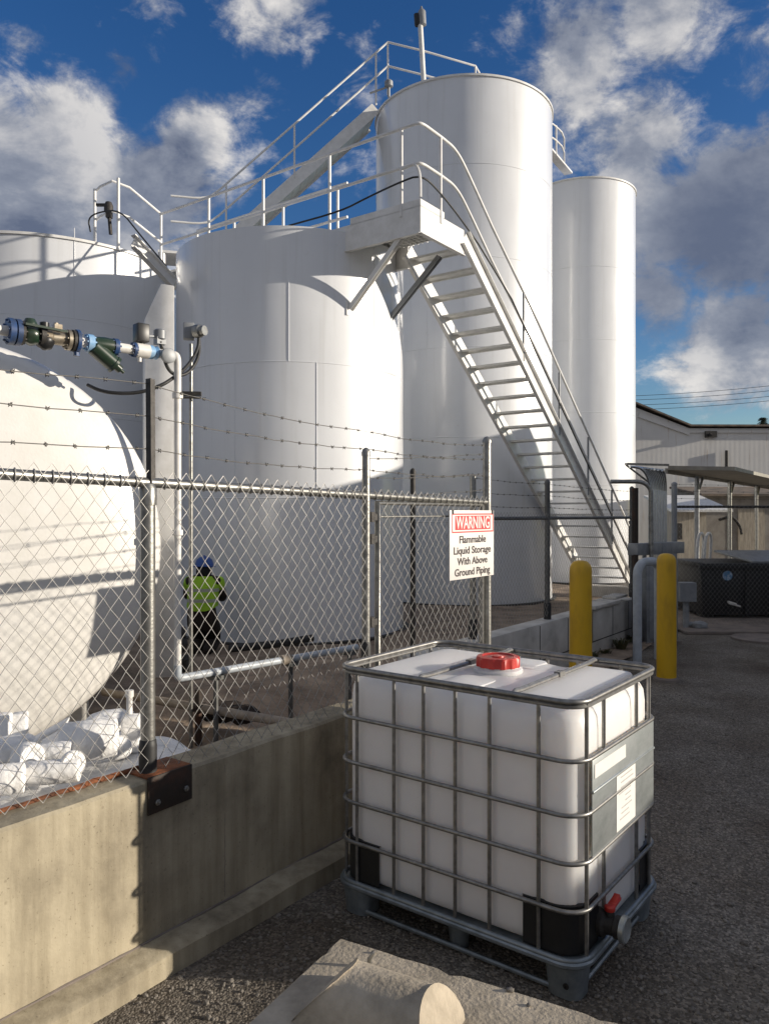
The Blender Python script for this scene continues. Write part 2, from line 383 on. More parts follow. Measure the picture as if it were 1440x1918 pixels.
# dirt floor inside the containment
mb = MB(); k = 46
a, b, c, d = W1(-3.5, n=.05), W2(7.6, n=.05), W2(7.6, n=16), W1(-3.5, n=16)
for i in range(k+1):
    for j in range(k+1):
        p = a.lerp(b, i/k).lerp(d.lerp(c, i/k), (j/k)**1.6)
        h = .012+.05*max(0, noise.noise(p*1.3)+.2)+.03*max(0, noise.noise(p*4))
        # the heap of soil under the pipe run
        q = (p-V((-.95, 7.9, 0))); al = q.dot(V((.62,.78,0))); ac = q.dot(V((-.78,.62,0)))
        h += .20*math.exp(-(ac/.75)**2)*math.exp(-(al/2.3)**4)*(1+.5*noise.noise(p*2))
        mb.v.append(V((p.x, p.y, h)))
for i in range(k):
    for j in range(k):
        mb.f.append([i*(k+1)+j, i*(k+1)+j+1, (i+1)*(k+1)+j+1, (i+1)*(k+1)+j])
struct(mb.obj('dirt_floor', 'floor_dirt', loc=(0,0,0), ang=80))
# loose stones on the gravel
mb = MB(); random.seed(3)
ico = [(0,0,1), (.894,0,.447), (.276,.851,.447), (-.724,.526,.447), (-.724,-.526,.447), (.276,-.851,.447), (.724,.526,-.447), (-.276,.851,-.447), (-.894,0,-.447), (-.276,-.851,-.447), (.724,-.526,-.447), (0,0,-1)]
icf = [(0,1,2),(0,2,3),(0,3,4),(0,4,5),(0,5,1),(1,6,2),(2,7,3),(3,8,4),(4,9,5),(5,10,1),(6,7,2),(7,8,3),(8,9,4),(9,10,5),(10,6,1),(11,7,6),(11,8,7),(11,9,8),(11,10,9),(11,6,10)]
cnt = 0
while cnt < 9000:
    yy = 1.9+6.5*random.random()**1.7; xx = random.uniform(-1.15, .54*yy+.2)
    p = V((xx, yy, 0))
    if (p-O1).dot(N3) > -.15: continue
    r = random.choice((.004, .004, .005, .005, .007, .008, .012))*random.uniform(.7, 1.25)
    rot = Matrix.Rotation(random.uniform(0, 6.28), 3, 'Z') @ Matrix.Rotation(random.uniform(-.6, .6), 3, 'X')
    s3 = V((random.uniform(.7, 1.4), random.uniform(.7, 1.2), random.uniform(.5, .9)))
    mb.add([p+rot @ V((q[0]*s3.x, q[1]*s3.y, q[2]*s3.z))*r+UP*r*.3 for q in ico], icf); cnt += 1
M['stones'] = pm('loose_stones', (.10,.09,.08), (.30,.27,.23), 30, .85, lo=.3, hi=.7)
struct(mb.obj('gravel_stones', 'stones', loc=(0,0,0), smooth=False), 'stuff')

# ------------------------------------------------------------------ containment walls
wz = .78
wt = thing('concrete_wall', 'stained tan concrete containment wall with a stepped footing under the near fence', 'wall', W1(0))
mb = MB(); n = 40
prof = [(0, .05), (0, wz-.012), (.012, wz), (.19, wz), (.20, wz-.012), (.20, .0)]
t0, t1 = -2.8, 3.25
for i in range(n+1):
    t = t0+(t1-t0)*i/n
    for (o_, z_) in prof: mb.v.append(W1(t, z_+.006*noise.noise(V((t*3, z_*5, 1)))*(z_ > .5), o_+.004*noise.noise(V((t*4, z_*7, 3)))))
m_ = len(prof)
for i in range(n):
    for j in range(m_-1): mb.f.append([i*m_+j, (i+1)*m_+j, (i+1)*m_+j+1, i*m_+j+1])
mb.f.append(list(range(m_))); mb.f.append([n*m_+j for j in range(m_-1, -1, -1)])
mb.obj('wall_panel', 'wall', wt)
mb = MB(); prof = [(-.13, 0), (-.128, .085), (-.112, .098), (.002, .108), (.002, 0)]; n = 60
for i in range(n+1):
    t = t0+(t1-t0)*i/n
    for (o_, z_) in prof: mb.v.append(W1(t, z_+.008*noise.noise(V((t*2.5, z_*5, 9)))*(z_ > .05), o_+.010*noise.noise(V((t*3, z_*7, 5)))))
m_ = len(prof)
for i in range(n):
    for j in range(m_-1): mb.f.append([i*m_+j, (i+1)*m_+j, (i+1)*m_+j+1, i*m_+j+1])
mb.f.append(list(range(m_))); mb.f.append([n*m_+j for j in range(m_-1, -1, -1)])
mb.obj('footing', 'wall', wt)
mb = MB(); mb.tube([W1(.235+.004*noise.noise(V((i*.9, 2, 8))), .125+i*.032, .0006) for i in range(20)], [.0022+.0022*abs(noise.noise(V((i*.7, 5, 5)))) for i in range(20)], 5); mb.obj('joint_seam', 'pad', wt)
mb = MB(); pts = [W1(t0+.02+i*.06, .108+.004*noise.noise(V((i*.8, 1, 2))), -.004+.004*noise.noise(V((i*.5, 4, 2)))) for i in range(100)]
mb.tube(pts, [.005+.006*abs(noise.noise(V((i*.6, 9, 1)))) for i in range(100)], 6); mb.obj('footing_crack', 'pad', wt)
# return piece and the far white block wall
bw = thing('block_wall', 'low white painted block wall behind the left yellow bollard', 'wall', W2(-2))
mb = MB(); mb.hexa([W2(-5.6,0,0), W2(.25,0,0), W2(.25,0,.22), W2(-5.6,0,.22), W2(-5.6,.62,0), W2(.25,.62,0), W2(.25,.62,.22), W2(-5.6,.62,.22)])
mb.obj('wall_panel', 'cmu', bw, bevel=.012)
mb = MB()
for t in (-3.1, -2.3, -1.5, -.75, -.1): mb.box(W2(t, .40, -.001), (.012, .006, .40), T3)
mb.box(W2(-2.6, .2, -.0015), (5.6, .006, .012), T3)
mb.obj('block_joint', 'dark_steel', bw, smooth=False)
mb = MB(); mb.box(W2(-1.0, .645, .11), (1.0, .30, .05), T3); mb.box(W2(-.35, .69, .11), (.5, .2, .04), T3)
mb.obj('cap_slab', 'cmu', bw, bevel=.01)

# ------------------------------------------------------------------ chain link fences
def FL(d, z=0.0, off=0.0):          # on the near fence line, at a depth from the camera
    return V((-1.01+.733*(d-3.3), d, z))-N3*off
def chainlink(mb, p0, p1, zb0, zb1, zt0, zt1, w=.072, h=.0879, r=.0017, seg=4):
    p0, p1 = V(p0), V(p1); D = (p1-p0); D.z = 0; Ln = D.length; D.normalize(); nrm = D.cross(UP)
    cols = int(Ln/(w/2))
    for i in range(cols):
        f0 = (i+.5)/cols; zt = zt0+(zt1-zt0)*f0; zb = zb0+(zb1-zb0)*f0
        rows = int((zt-zb)/(h/2)); pts = []
        for j in range(rows+1):
            side = (i+j) % 2
            x = (i+side)*w/2+random.uniform(-.0012, .0012)
            pts.append(p0+D*x+nrm*((.0035 if side else -.0035)*(1 if i % 2 else -1)*.6)+UP*(zt-j*h/2+random.uniform(-.001, .001)))
        for q in pts: q.z = q.z
        # p0.z is ignored: heights are absolute
        mb.tube([V((q.x, q.y, q.z-p0.z)) for q in pts], r, seg, caps=False)
def barbed(mb, p, q, drop=.02, n=14, pitch=.125, r=.0022):
    pts = sag(p, q, drop, n, .004); mb.tube(pts, r, 5)
    Ln = (V(q)-V(p)).length; k = max(1, int(Ln/pitch)); a = (V(q)-V(p)).normalized(); s = a.cross(UP).normalized()
    for i in range(k):
        f_ = (i+.5+random.uniform(-.1, .1))/k; x = f_*n; j = min(n-1, int(x)); c = pts[j].lerp(pts[j+1], x-j)
        for ang in (.6, 2.2, 3.9, 5.3):
            d_ = (s*math.cos(ang)+UP*math.sin(ang)+a*random.uniform(-.5, .5)).normalized()
            mb.tube([c, c+d_*.012], r*.7, 4)
        mb.tube([c-a*.007, c+a*.007], r*2.2, 5)
def rz(d): return 2.026-.0225*(d-3.3)          # top rail height of the near fence
def shade_gap_rings(mb, d0, d1):  # wire rings added for the dark gaps where shaded mesh crosses the rail
    n_ = int((d1-d0)*1.24/.072)
    for i in range(n_):
        c = FL(d0+(d1-d0)*(i+.5)/n_, rz(d0+(d1-d0)*(i+.5)/n_)); e = T3.lerp(-N3, .0)
        mb.tube([c+(N3*math.cos(2*math.pi*k/12)*.0245+UP*math.sin(2*math.pi*k/12)*.0245)+T3*(.010*math.cos(2*math.pi*k/12)) for k in range(12)], .0038, 5, closed=True)
fence = thing('chain_link_fence', 'near chain link fence with barbed wire standing on the stained concrete wall', 'fence', FL(3.3, wz))
mb = MB(); mb.tube([FL(1.6, rz(1.6)), FL(3.3, rz(3.3))], .0215, 14); mb.tube([FL(3.3, rz(3.3)), FL(4.53, rz(4.53)), FL(5.71, rz(5.71)+.0)], .0215, 14)
mb.obj('top_rail', 'galv', fence)
mb = MB(); chainlink(mb, FL(1.6, 0, .028), FL(3.30, 0, .028), .80, .79, rz(1.6)+.05, rz(3.3)+.05); shade_gap_rings(mb, 1.6, 3.28); mb.obj('wire_mesh', 'wire', fence, ang=80)
mb = MB(); chainlink(mb, FL(3.33, 0, .028), FL(4.53, 0, .028), .72, .72, rz(3.33)+.05, rz(4.53)+.05); shade_gap_rings(mb, 3.34, 4.52); mb.obj('wire_mesh', 'wire', fence, ang=80)
mb = MB(); chainlink(mb, FL(4.56, 0, .028), FL(5.68, 0, .028), rz(4.56)-.02, rz(5.68)-.02, rz(4.56)+.04, rz(5.68)+.04); shade_gap_rings(mb, 4.57, 5.68); mb.obj('wire_mesh', 'wire', fence, ang=80)
def dome(r, z): return [(r, z-.02), (r*1.12, z-.02), (r*1.12, z), (r*.8, z+.018), (r*.3, z+.028), (0, z+.03)]
p = FL(3.3)
mb = MB(); mb.tube([p+UP*wz, p+UP*2.0], .031, 18); mb.lathe([(.033, 1.95), (.037, 1.95), (.037, 2.0), (.02, 2.03), (0, 2.035)], p, seg=18)
post = mb.obj('post', 'galv', fence)
mb = MB(); mb.lathe([(.0375, wz+.012), (.038, .90), (.035, .925), (.031, .93)], p, seg=18); mb.obj('post_sleeve', 'black_rubber', post)
mb = MB(); mb.tube([p+UP*1.93, p+UP*1.955], .0365, 16); mb.obj('rail_clamp', 'galv', post)
mb = MB(); mb.beam(p+UP*2.0-N3*.01, p+UP*2.47-N3*.005, .034, .006, T3); mb.beam(p+UP*2.0-N3*.01+T3*.015, p+UP*2.47-N3*.005+T3*.015, .006, .03, T3); mb.obj('barb_arm', 'dark_steel', post)
p = FL(4.53)
mb = MB(); mb.tube([p+UP*.3, p+UP*2.25], .024, 14); mb.lathe(dome(.024, 2.25), p, seg=14); post = mb.obj('post', 'galv', fence)
mb = MB(); mb.lathe([(.027, .9), (.03, .9), (.03, 1.12), (.027, 1.14)], p, seg=12); mb.obj('post_sleeve', 'black_rubber', post)
p = FL(5.71)
mb = MB(); mb.tube([p+UP*.3, p+UP*2.43], .031, 16); mb.lathe(dome(.031, 2.43), p, seg=16); mb.obj('post', 'galv', fence)
for i, (a, b, c) in enumerate(((2.407, 2.448, 2.372), (2.32, 2.31, 2.27), (2.17, 2.17, 2.15))):
    mb = MB(); d0 = 1.6; barbed(mb, FL(d0, a-.03), FL(3.3, b), .012, 14); barbed(mb, FL(3.3, b), FL(4.53, c), .022, 14); barbed(mb, FL(4.53, c), FL(5.71, c+.02), .02, 12)
    mb.obj('barbed_wire', 'barb', fence)
# bracket of the near post
br = thing('post_bracket', 'rusty brown steel bracket bolted over the wall edge under the near fence post', 'bracket', W1(.01, wz))
mb = MB(); tb = (FL(3.3)-O1).dot(T3)
tl, tr = tb-.055, tb+.175
mb.hexa([W1(tl, wz-.145, -.012), W1(tr, wz-.14, -.012), W1(tr, wz-.14, -.003), W1(tl, wz-.145, -.003), W1(tl, wz+.012, -.012), W1(tr, wz+.012, -.012), W1(tr, wz+.012, -.003), W1(tl, wz+.012, -.003)])
mb.obj('face_plate', 'bracket', br, bevel=.002)
mb = MB(); mb.hexa([W1(tl, wz+.004, -.003), W1(tr, wz+.004, -.003), W1(tr, wz+.004, .16), W1(tl, wz+.004, .16), W1(tl, wz+.013, -.003), W1(tr, wz+.013, -.003), W1(tr, wz+.013, .16), W1(tl, wz+.013, .16)])
mb.obj('top_plate', 'rust', br, bevel=.002)
for t_, z_ in ((tl+.045, wz-.10), (tr-.035, wz-.085)):
    mb = MB(); mb.lathe([(.013, 0), (.013, .007), (.011, .009), (.006, .009), (.006, .016), (0, .018)], W1(t_, z_, -.012), -N3, 6); mb.obj('bolt', 'galv', br)
# rusty angle along the wall top
mb = MB(); prev = None
pts = [W1(-2.6+i*.05, wz+.012+.006*noise.noise(V((i*.7, 0, 0))), .135+.012*noise.noise(V((i*.5, 3, 0)))) for i in range(51)]
mb.tube(pts, [.009+.006*abs(noise.noise(V((i*.9, 7, 0)))) for i in range(51)], 6)
tag(mb.obj('rusty_angle', 'rust', loc=W1(-1.3, wz, .135)), 'crumbling rusty steel angle lying along the top of the near concrete wall', 'steel angle')

# gate beside the sign
gate = thing('chain_link_gate', 'chain link gate leaf with barbed wire strands left of the warning sign', 'gate', FL(5.1, .3))
mb = MB(); g0, g1, gt = 4.62, 5.64, 1.955
mb.tube([FL(g0, .5), FL(g0, gt), FL(g1, gt-.005), FL(g1, .5)], .019, 10); mb.tube([FL(g0, 1.872), FL(g1, 1.872)], .007, 8)
mb.obj('frame', 'galv', gate)
mb = MB(); chainlink(mb, FL(g0, 0, .022), FL(g1, 0, .022), .55, .55, gt, gt); mb.obj('wire_mesh', 'wire', gate, ang=80)
for z0, z1 in ((2.215, 2.33), (2.10, 2.185), (1.995, 2.065)):
    mb = MB(); barbed(mb, FL(4.56, z0), FL(5.69, z1), .01, 10, .16); mb.obj('barbed_wire', 'barb', gate)
for z_ in (1.87, 1.74, 1.25):
    mb = MB(); mb.box(FL(4.57, z_), (.06, .05, .04), T3); mb.tube([FL(4.56, z_-.03), FL(4.56, z_+.03)], .03, 10); mb.obj('hinge', 'dark_steel', gate)
mb = MB(); p = P(773, 1000, 6.3); mb.tube([V((p.x, p.y, .0)), V((p.x, p.y, 2.23))], .022, 10); mb.lathe(dome(.022, 2.23), V((p.x, p.y, 0)), seg=10)
tag(mb.obj('steel_post', 'dark_steel', loc=(p.x, p.y, 0)), 'dark slender steel post standing behind the gate mesh', 'post')

# far fence on the block wall
ff = thing('chain_link_fence', 'shaded chain link fence on the white block wall under the lower flight of the stair', 'fence', W2(-2, .62))
def FW(d, z=0.0, off=0.0): return V((3.6+.7323*(d-11.3), d, z))+N3*(.11-off)
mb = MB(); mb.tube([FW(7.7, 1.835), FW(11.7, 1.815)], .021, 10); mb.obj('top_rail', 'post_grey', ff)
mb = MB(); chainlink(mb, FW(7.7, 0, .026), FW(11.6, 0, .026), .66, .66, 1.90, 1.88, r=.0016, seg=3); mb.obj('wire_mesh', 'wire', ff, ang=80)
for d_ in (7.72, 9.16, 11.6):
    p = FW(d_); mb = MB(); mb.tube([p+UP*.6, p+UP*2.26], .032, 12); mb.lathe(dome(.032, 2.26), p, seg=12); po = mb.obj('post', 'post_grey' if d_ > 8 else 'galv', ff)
    mb = MB(); mb.lathe([(.04, .62), (.045, .62), (.045, .80), (.04, .82)], p, seg=12); mb.obj('post_sleeve', 'black_rubber', po)
for z_ in (1.955, 2.095, 2.235):
    mb = MB(); barbed(mb, FW(7.72, z_+.01), FW(9.16, z_), .012, 10, .14); barbed(mb, FW(9.16, z_), FW(11.6, z_-.02), .012, 12, .14); mb.obj('barbed_wire', 'barb', ff)

# fence in front of the dumpster
f3 = thing('chain_link_fence', 'distant chain link fence standing in front of the black dumpster', 'fence', (6.2, 12.6, 0))
def F3(x, z, off=0.0): return V((x, 12.55, z))+V((0, -off, 0))
xs = [(1262-CX)/F*12.55, 8.2]
mb = MB(); mb.tube([F3(xs[0], 1.985), F3(xs[1], 1.985)], .022, 8); mb.obj('top_rail', 'dark_steel', f3)
mb = MB(); chainlink(mb, F3(xs[0], 0, .026), F3(xs[1], 0, .026), .06, .06, 2.02, 2.02, seg=3); mb.obj('wire_mesh', 'wire', f3, ang=80)
for x_ in (xs[0], 7.6):
    mb = MB(); mb.tube([F3(x_, 0), F3(x_, 2.36)], .045, 10); mb.lathe(dome(.045, 2.36), F3(x_, 0), seg=10); mb.obj('post', 'grey_steel', f3)
for z_ in (2.12, 2.24, 2.35):
    mb = MB(); barbed(mb, F3(xs[0], z_), F3(xs[1], z_), .02, 8, .2); mb.obj('barbed_wire', 'barb', f3)

# ------------------------------------------------------------------ warning sign
def text_mesh(body, size, weight=0.0, sx=1.0):
    cu = bpy.data.curves.new('lettering', 'FONT'); cu.body = body; cu.size = size; cu.align_x = 'CENTER'; cu.align_y = 'CENTER'; cu.offset = weight
    cu.extrude = .0006; cu.resolution_u = 4
    ob = bpy.data.objects.new('lettering', cu); C.objects.link(ob)
    dg = bpy.context.evaluated_depsgraph_get(); dg.update()
    me = bpy.data.meshes.new_from_object(ob.evaluated_get(dg)); vs = [V((v.co.x*sx, v.co.y, v.co.z)) for v in me.vertices]; fs = [list(p.vertices) for p in me.polygons]
    bpy.data.objects.remove(ob); bpy.data.curves.remove(cu); bpy.data.meshes.remove(me)
    return vs, fs
def put_text(body, size, c, ex, nrm, mat, parent, name='lettering', weight=0.0, width=None):
    vs, fs = text_mesh(body, size, weight)
    w = max(v.x for v in vs)-min(v.x for v in vs); sx = width/w if width else 1
    mb = MB(); mb.add([V(c)+V(ex)*v.x*sx+UP*v.y+V(nrm)*v.z for v in vs], fs)
    return mb.obj(name, mat, parent, smooth=False)
sg = thing('warning_sign', 'white and red WARNING sign for flammable liquid storage hung on the fence', 'sign', FL(5.47, 1.68, .05))
d0, d1 = 5.22, 5.72; zt, zb = 1.912, 1.437; w_ = (FL(d1)-FL(d0)).length; cs = FL((d0+d1)/2, 0, .048)
mb = MB(); mb.box(cs+UP*(zt+zb)/2, (w_, .004, zt-zb), T3); mb.obj('panel', 'sign_white', sg, bevel=.001)
def SP(fx, z, off=.0035): return cs+T3*(fx*w_)+UP*z-N3*off
mb = MB()
def frame_rect(mb, x0, x1, z0, z1, b, off=.0032):
    for (a0, a1, c0, c1) in ((x0, x1, z1-b, z1), (x0, x1, z0, z0+b), (x0, x0+b/w_, z0+b, z1-b), (x1-b/w_, x1, z0+b, z1-b)):
        mb.box((SP((a0+a1)/2, (c0+c1)/2, off)), ((a1-a0)*w_, .001, c1-c0), T3)
frame_rect(mb, -.455, .485, zt-.155, zt-.022, .009); mb.box(SP(.012, zt-.087, .003), (.80*w_, .0008, .098), T3); mb.obj('banner', 'sign_red', sg, smooth=False)
put_text('WARNING', .118, SP(.012, zt-.09, .0042), T3, -N3, 'sign_white', sg, weight=.002, width=.76*w_)
for i, (s, ww) in enumerate((('Flammable', .60), ('Liquid Storage', .84), ('With Above', .68), ('Ground Piping', .80))):
    put_text(s, .071, SP(0, zt-.205-i*.075, .0035), T3, -N3, 'sign_black', sg, weight=.0012, width=ww*w_)
mb = MB()
for fx, z_ in ((-.44, zt-.012), (.46, zt-.012)): mb.box(SP(fx, z_, .006), (.012, .006, .03), T3)
mb.obj('tie_wire', 'dark_steel', sg)

# ------------------------------------------------------------------ storage tanks
def ring_seam(c, r, z): return MB().lathe([(r-.004, -.012), (r+.005, -.006), (r+.005, .006), (r-.004, .012)], V((c[0], c[1], z)), seg=96)
def tank(label, c, r, z1, seams, group, verts=(), rim=True, dome_h=.12, z0=0.0):
    t = thing('storage_tank', label, 'tank', (c[0], c[1], z0), group); cc = V((c[0], c[1], 0))
    mb = MB(); seg = 128; n = 44; o = 0
    for i in range(n+1):
        z = z0+(z1-z0)*i/n
        for k in range(seg):
            a = 2*math.pi*k/seg; d = V((math.cos(a), math.sin(a), 0))
            rr = r+.0035*noise.noise(V((d.x*3*r, d.y*3*r, z*1.1)))+.002*noise.noise(V((d.x*9*r, d.y*9*r, z*3)))
            mb.v.append(cc+d*rr+UP*z)
    for i in range(n):
        for k in range(seg): mb.f.append([i*seg+k, i*seg+(k+1) % seg, (i+1)*seg+(k+1) % seg, (i+1)*seg+k])
    mb.obj('shell', 'tank', t, ang=60)
    mb = MB(); mb.lathe([(r-.01, z1-.006), (r*.6, z1+dome_h*.6), (0.0, z1+dome_h)], cc, seg=96); mb.obj('roof', 'tank', t)
    if rim: mb = MB(); mb.lathe([(r-.02, z1-.04), (r+.03, z1-.04), (r+.03, z1), (r-.02, z1)], cc, seg=96); mb.obj('rim', 'steelwhite', t)
    for z in seams: ring_seam(c, r, z).obj('weld_seam', 'tank', t)
    for ang, za, zb_ in verts:
        d = V((math.cos(ang), math.sin(ang), 0)); mb = MB(); mb.tube([cc+d*(r+.001)+UP*za, cc+d*(r+.001)+UP*zb_], .007, 6); mb.obj('weld_seam', 'tank', t)
    mb = MB(); mb.lathe([(r-.02, z0), (r+.09, z0), (r+.09, z0+.05), (r-.02, z0+.05)], cc, seg=96); mb.obj('base_ring', 'dark_steel', t)
    return t
c1, r1, h1 = (-5.91, 13.79), 2.15, 6.14
c2, r2, h2 = (-1.525, 12.68), 1.83, 5.93
def ray_c(deg, D): return (D*math.sin(R(deg)), D*math.cos(R(deg)))
c3, r3, h3 = ray_c(5.81, 17.4), 1.95, 10.62
c4, r4, h4 = ray_c(14.2, 22.2), 1.47, 10.62
def ang_at(c, r, xpx):              # angle on a tank where a pixel column meets its front
    k = (xpx-CX)/F; d = V((k, 1)).normalized(); cc = V((c[0], c[1])); b = d.dot(cc); s = b-math.sqrt(max(0, b*b-cc.dot(cc)+r*r)); q = d*s-cc
    return math.atan2(q.y, q.x)
def z_at(y, d): return H-(y-CY)/F*d
tank('wide white upright tank at the left edge, behind the horizontal tank', c1, r1, h1, (4.9, 3.4, 1.9), 'white upright storage tanks', ((ang_at(c1, r1, 140), 4.9, 6.3), (ang_at(c1, r1, 60), 3.4, 4.9)))
tank('white tank in the middle carrying the stair landing, catwalk and braces', c2, r2, h2, (4.02, 2.1), 'white upright storage tanks', ((ang_at(c2, r2, 541), 4.02, 5.15), (ang_at(c2, r2, 593), 2.1, 4.02), (ang_at(c2, r2, 700), 4.02, 5.9), (ang_at(c2, r2, 440), 2.1, 4.02)), rim=False)
tank('tallest looking white silo behind the stair with a mast on its top', c3, r3, h3, (8.85, 7.0, 5.2, 3.4, 1.7), 'white upright storage tanks', ((ang_at(c3, r3, 800), 5.2, 7.0), (ang_at(c3, r3, 800), 7.0, 8.85)))
tank('farthest white silo, right of the tallest one, next to the corrugated building', c4, r4, h4, (8.3, 6.4, 4.5, 2.6), 'white upright storage tanks')

# ------------------------------------------------------------------ stair landing, catwalk and long stair
A1 = V((-.50, 11.16, 0)); PC = V((.4805, 10.37, 0))      # PC: outer near corner of the landing
def LP(k, s, z): return PC+T3*k+N3*s+UP*z                # k along the stair, s inwards to the tank
st = thing('access_stair', 'long white steel stair rising to the landing on the middle tank', 'stair', LP(8.3, .45, 0))
zd = 6.03; KL = 1.144; SW = .98
mb = MB(); mb.hexa([LP(.02,.02,zd-.04), LP(KL,.02,zd-.04), LP(KL,1.9,zd-.04), LP(.02,1.9,zd-.04), LP(.02,.02,zd), LP(KL,.02,zd), LP(KL,1.9,zd), LP(.02,1.9,zd)])
mb.obj('landing_deck', 'steelwhite', st)
mb = MB()
for i in range(13): mb.beam(LP(.06+i*.085, .06, zd-.055), LP(.06+i*.085, 1.2, zd-.055), .012, .03)
for i in range(14): mb.beam(LP(.04, .1+i*.085, zd-.06), LP(KL-.02, .1+i*.085, zd-.06), .010, .02)
mb.obj('landing_grating', 'tread', st)
mb = MB()
for (k0, s0, k1, s1) in ((0, 0, KL, 0), (0, 0, 0, 2.3), (KL, SW, KL, 2.3)):
    p, q = LP(k0, s0, 5.835), LP(k1, s1, 5.835); mb.beam(p, q, .012, .37)
    mb.beam(p+UP*-.185, q+UP*-.185, .06, .012)
mb.obj('fascia', 'steelwhite', st)
mb = MB(); mb.beam(LP(0, .0, 6.06), LP(0, 1.2, 6.06), .012, .10); mb.beam(LP(0, 0, 6.06), LP(.6, 0, 6.06), .012, .10); mb.obj('kick_plate', 'steelwhite', st)
for k in (0.02, .97):
    a = A1+T3*(k*.97)-N3*.0+UP*4.84; b = LP(k+.03, .36 if k < .5 else .32, 5.66)
    mb = MB(); mb.beam(a, b, .075, .012, N3); ax = (b-a).normalized(); sd = T3
    mb.beam(a+sd*.034, b+sd*.034, .008, .07, N3); mb.beam(a-sd*.034, b-sd*.034, .008, .07, N3)
    mb.box(a+N3*.02, (.16, .03, .2), T3)
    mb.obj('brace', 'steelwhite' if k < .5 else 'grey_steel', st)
# flight
k0, z0, k1, z1 = KL, 5.93, 8.42, .33
def FLT(f, s, dz=0): return LP(k0+(k1-k0)*f, s, z0+(z1-z0)*f+dz)
for s in (0.0, SW):
    mb = MB(); a, b = FLT(0, s, -.02), FLT(1, s, -.02); mb.beam(a, b, .010, .27, UP)
    slope = (b-a).normalized(); u = T3.cross(N3); upn = (UP-slope*UP.dot(slope)).normalized(); sg_ = 1 if s else -1
    for e in (-1, 1): mb.beam(a+upn*.135*e*.98+N3*.03*sg_, b+upn*.135*e*.98+N3*.03*sg_, .06, .010, upn)
    mb.obj('stringer', 'steelwhite', st)
nt_ = 24
for i in range(nt_):
    f = (i+.6)/nt_; c = FLT(f, SW/2, .03)
    mb = MB(); mb.box(c, (.24, SW-.014, .006), T3); mb.box(c-T3*.117-UP*.015, (.006, SW-.014, .032), T3); mb.box(c+T3*.117-UP*.015, (.006, SW-.014, .032), T3)
    mb.obj('tread', 'tread', st, smooth=False)
# rails
zr, zm = 7.14, 6.60
def rail_paths(s, hr):
    p = [LP(.0, 5.5, hr), LP(0, .25, hr)]
    return p
def bendy(pts, it=3): return smooth_path(pts, it)
for (hr, name) in ((zr, 'handrail'), (zm, 'mid_rail')):
    mb = MB(); dz = hr-6.03
    path = [LP(0, 1.0, hr), LP(0, .35, hr), LP(0, .06, hr), LP(.06, 0, hr), LP(.35, 0, hr), LP(.55, 0, hr)]
    path = bendy(path, 2)
    down = bendy([LP(.55, 0, hr), LP(.95, 0, hr-.02), LP(1.35, 0, hr-.30), LP(2.0, 0, hr-.80)], 3)
    end = [FLT(.35, 0, dz+.08), FLT(.985, 0, dz+.08)]
    mb.tube(path+down[1:]+end, .023, 10); mb.obj(name, 'steelwhite', st)
for (k, s, zb) in ((0.0, .31, 6.03), (.51, .0, 6.03)):
    mb = MB(); mb.tube([LP(k, s, zb-.1), LP(k, s, zr)], .024, 10); mb.obj('post', 'steelwhite', st)
for f in (.27, .47, .66, .84):
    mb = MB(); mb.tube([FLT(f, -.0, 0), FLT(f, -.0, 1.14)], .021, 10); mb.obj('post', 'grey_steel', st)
# inner rail of the flight, seen through the treads
mb = MB(); mb.tube([LP(0, .32, zm-.02)]+arc(LP(.0, .12, zm-.28), UP*.28, -N3*.12, 6)+[LP(0, 0, zd+.1)], .02, 8); mb.obj('rail_end', 'steelwhite', st)
# bottom post and looped rail end
mb = MB(); pb = FLT(1, 0); mb.tube([V((pb.x, pb.y, 0)), V((pb.x, pb.y, 1.7))], .04, 10); mb.obj('newel_post', 'dark_steel', st)
mb = MB(); c = FLT(.985, SW/2, -.2); mb.box(V((c.x, c.y, .12)), (.5, SW+.2, .24), T3); mb.obj('foot_slab', 'cmu', st, bevel=.01)

# catwalk from the landing over the tank to the left tank
cw = thing('catwalk', 'white railed catwalk crossing the top of the middle tank to the left tank', 'catwalk', LP(.5, 3.2, 5.95))
mb = MB(); mb.hexa([LP(0,2.3,5.99), LP(.9,2.3,5.99), LP(.9,6.2,6.1), LP(0,6.2,6.1), LP(0,2.3,6.03), LP(.9,2.3,6.03), LP(.9,6.2,6.14), LP(0,6.2,6.14)]); mb.obj('deck', 'steelwhite', cw)
for hr, nm in ((zr, 'handrail'), (zm, 'mid_rail')):
    mb = MB(); mb.tube([LP(0, 1.0, hr), LP(0, 5.47, hr+.01)], .022, 8); mb.obj(nm, 'steelwhite', cw)
    mb = MB(); mb.tube([LP(.92, 2.0, hr), LP(.92, 5.6, hr+.01)], .022, 8); mb.obj(nm, 'steelwhite', cw)
for s in (1.59, 2.95, 4.22, 5.47):
    mb = MB(); mb.tube([LP(0, s, 5.9), LP(0, s, zr)], .024, 8); mb.obj('post', 'steelwhite', cw)
for s in (2.2, 3.4, 4.6, 5.6):
    mb = MB(); mb.tube([LP(.92, s, 5.9), LP(.92, s, zr)], .024, 8); mb.obj('post', 'steelwhite', cw)
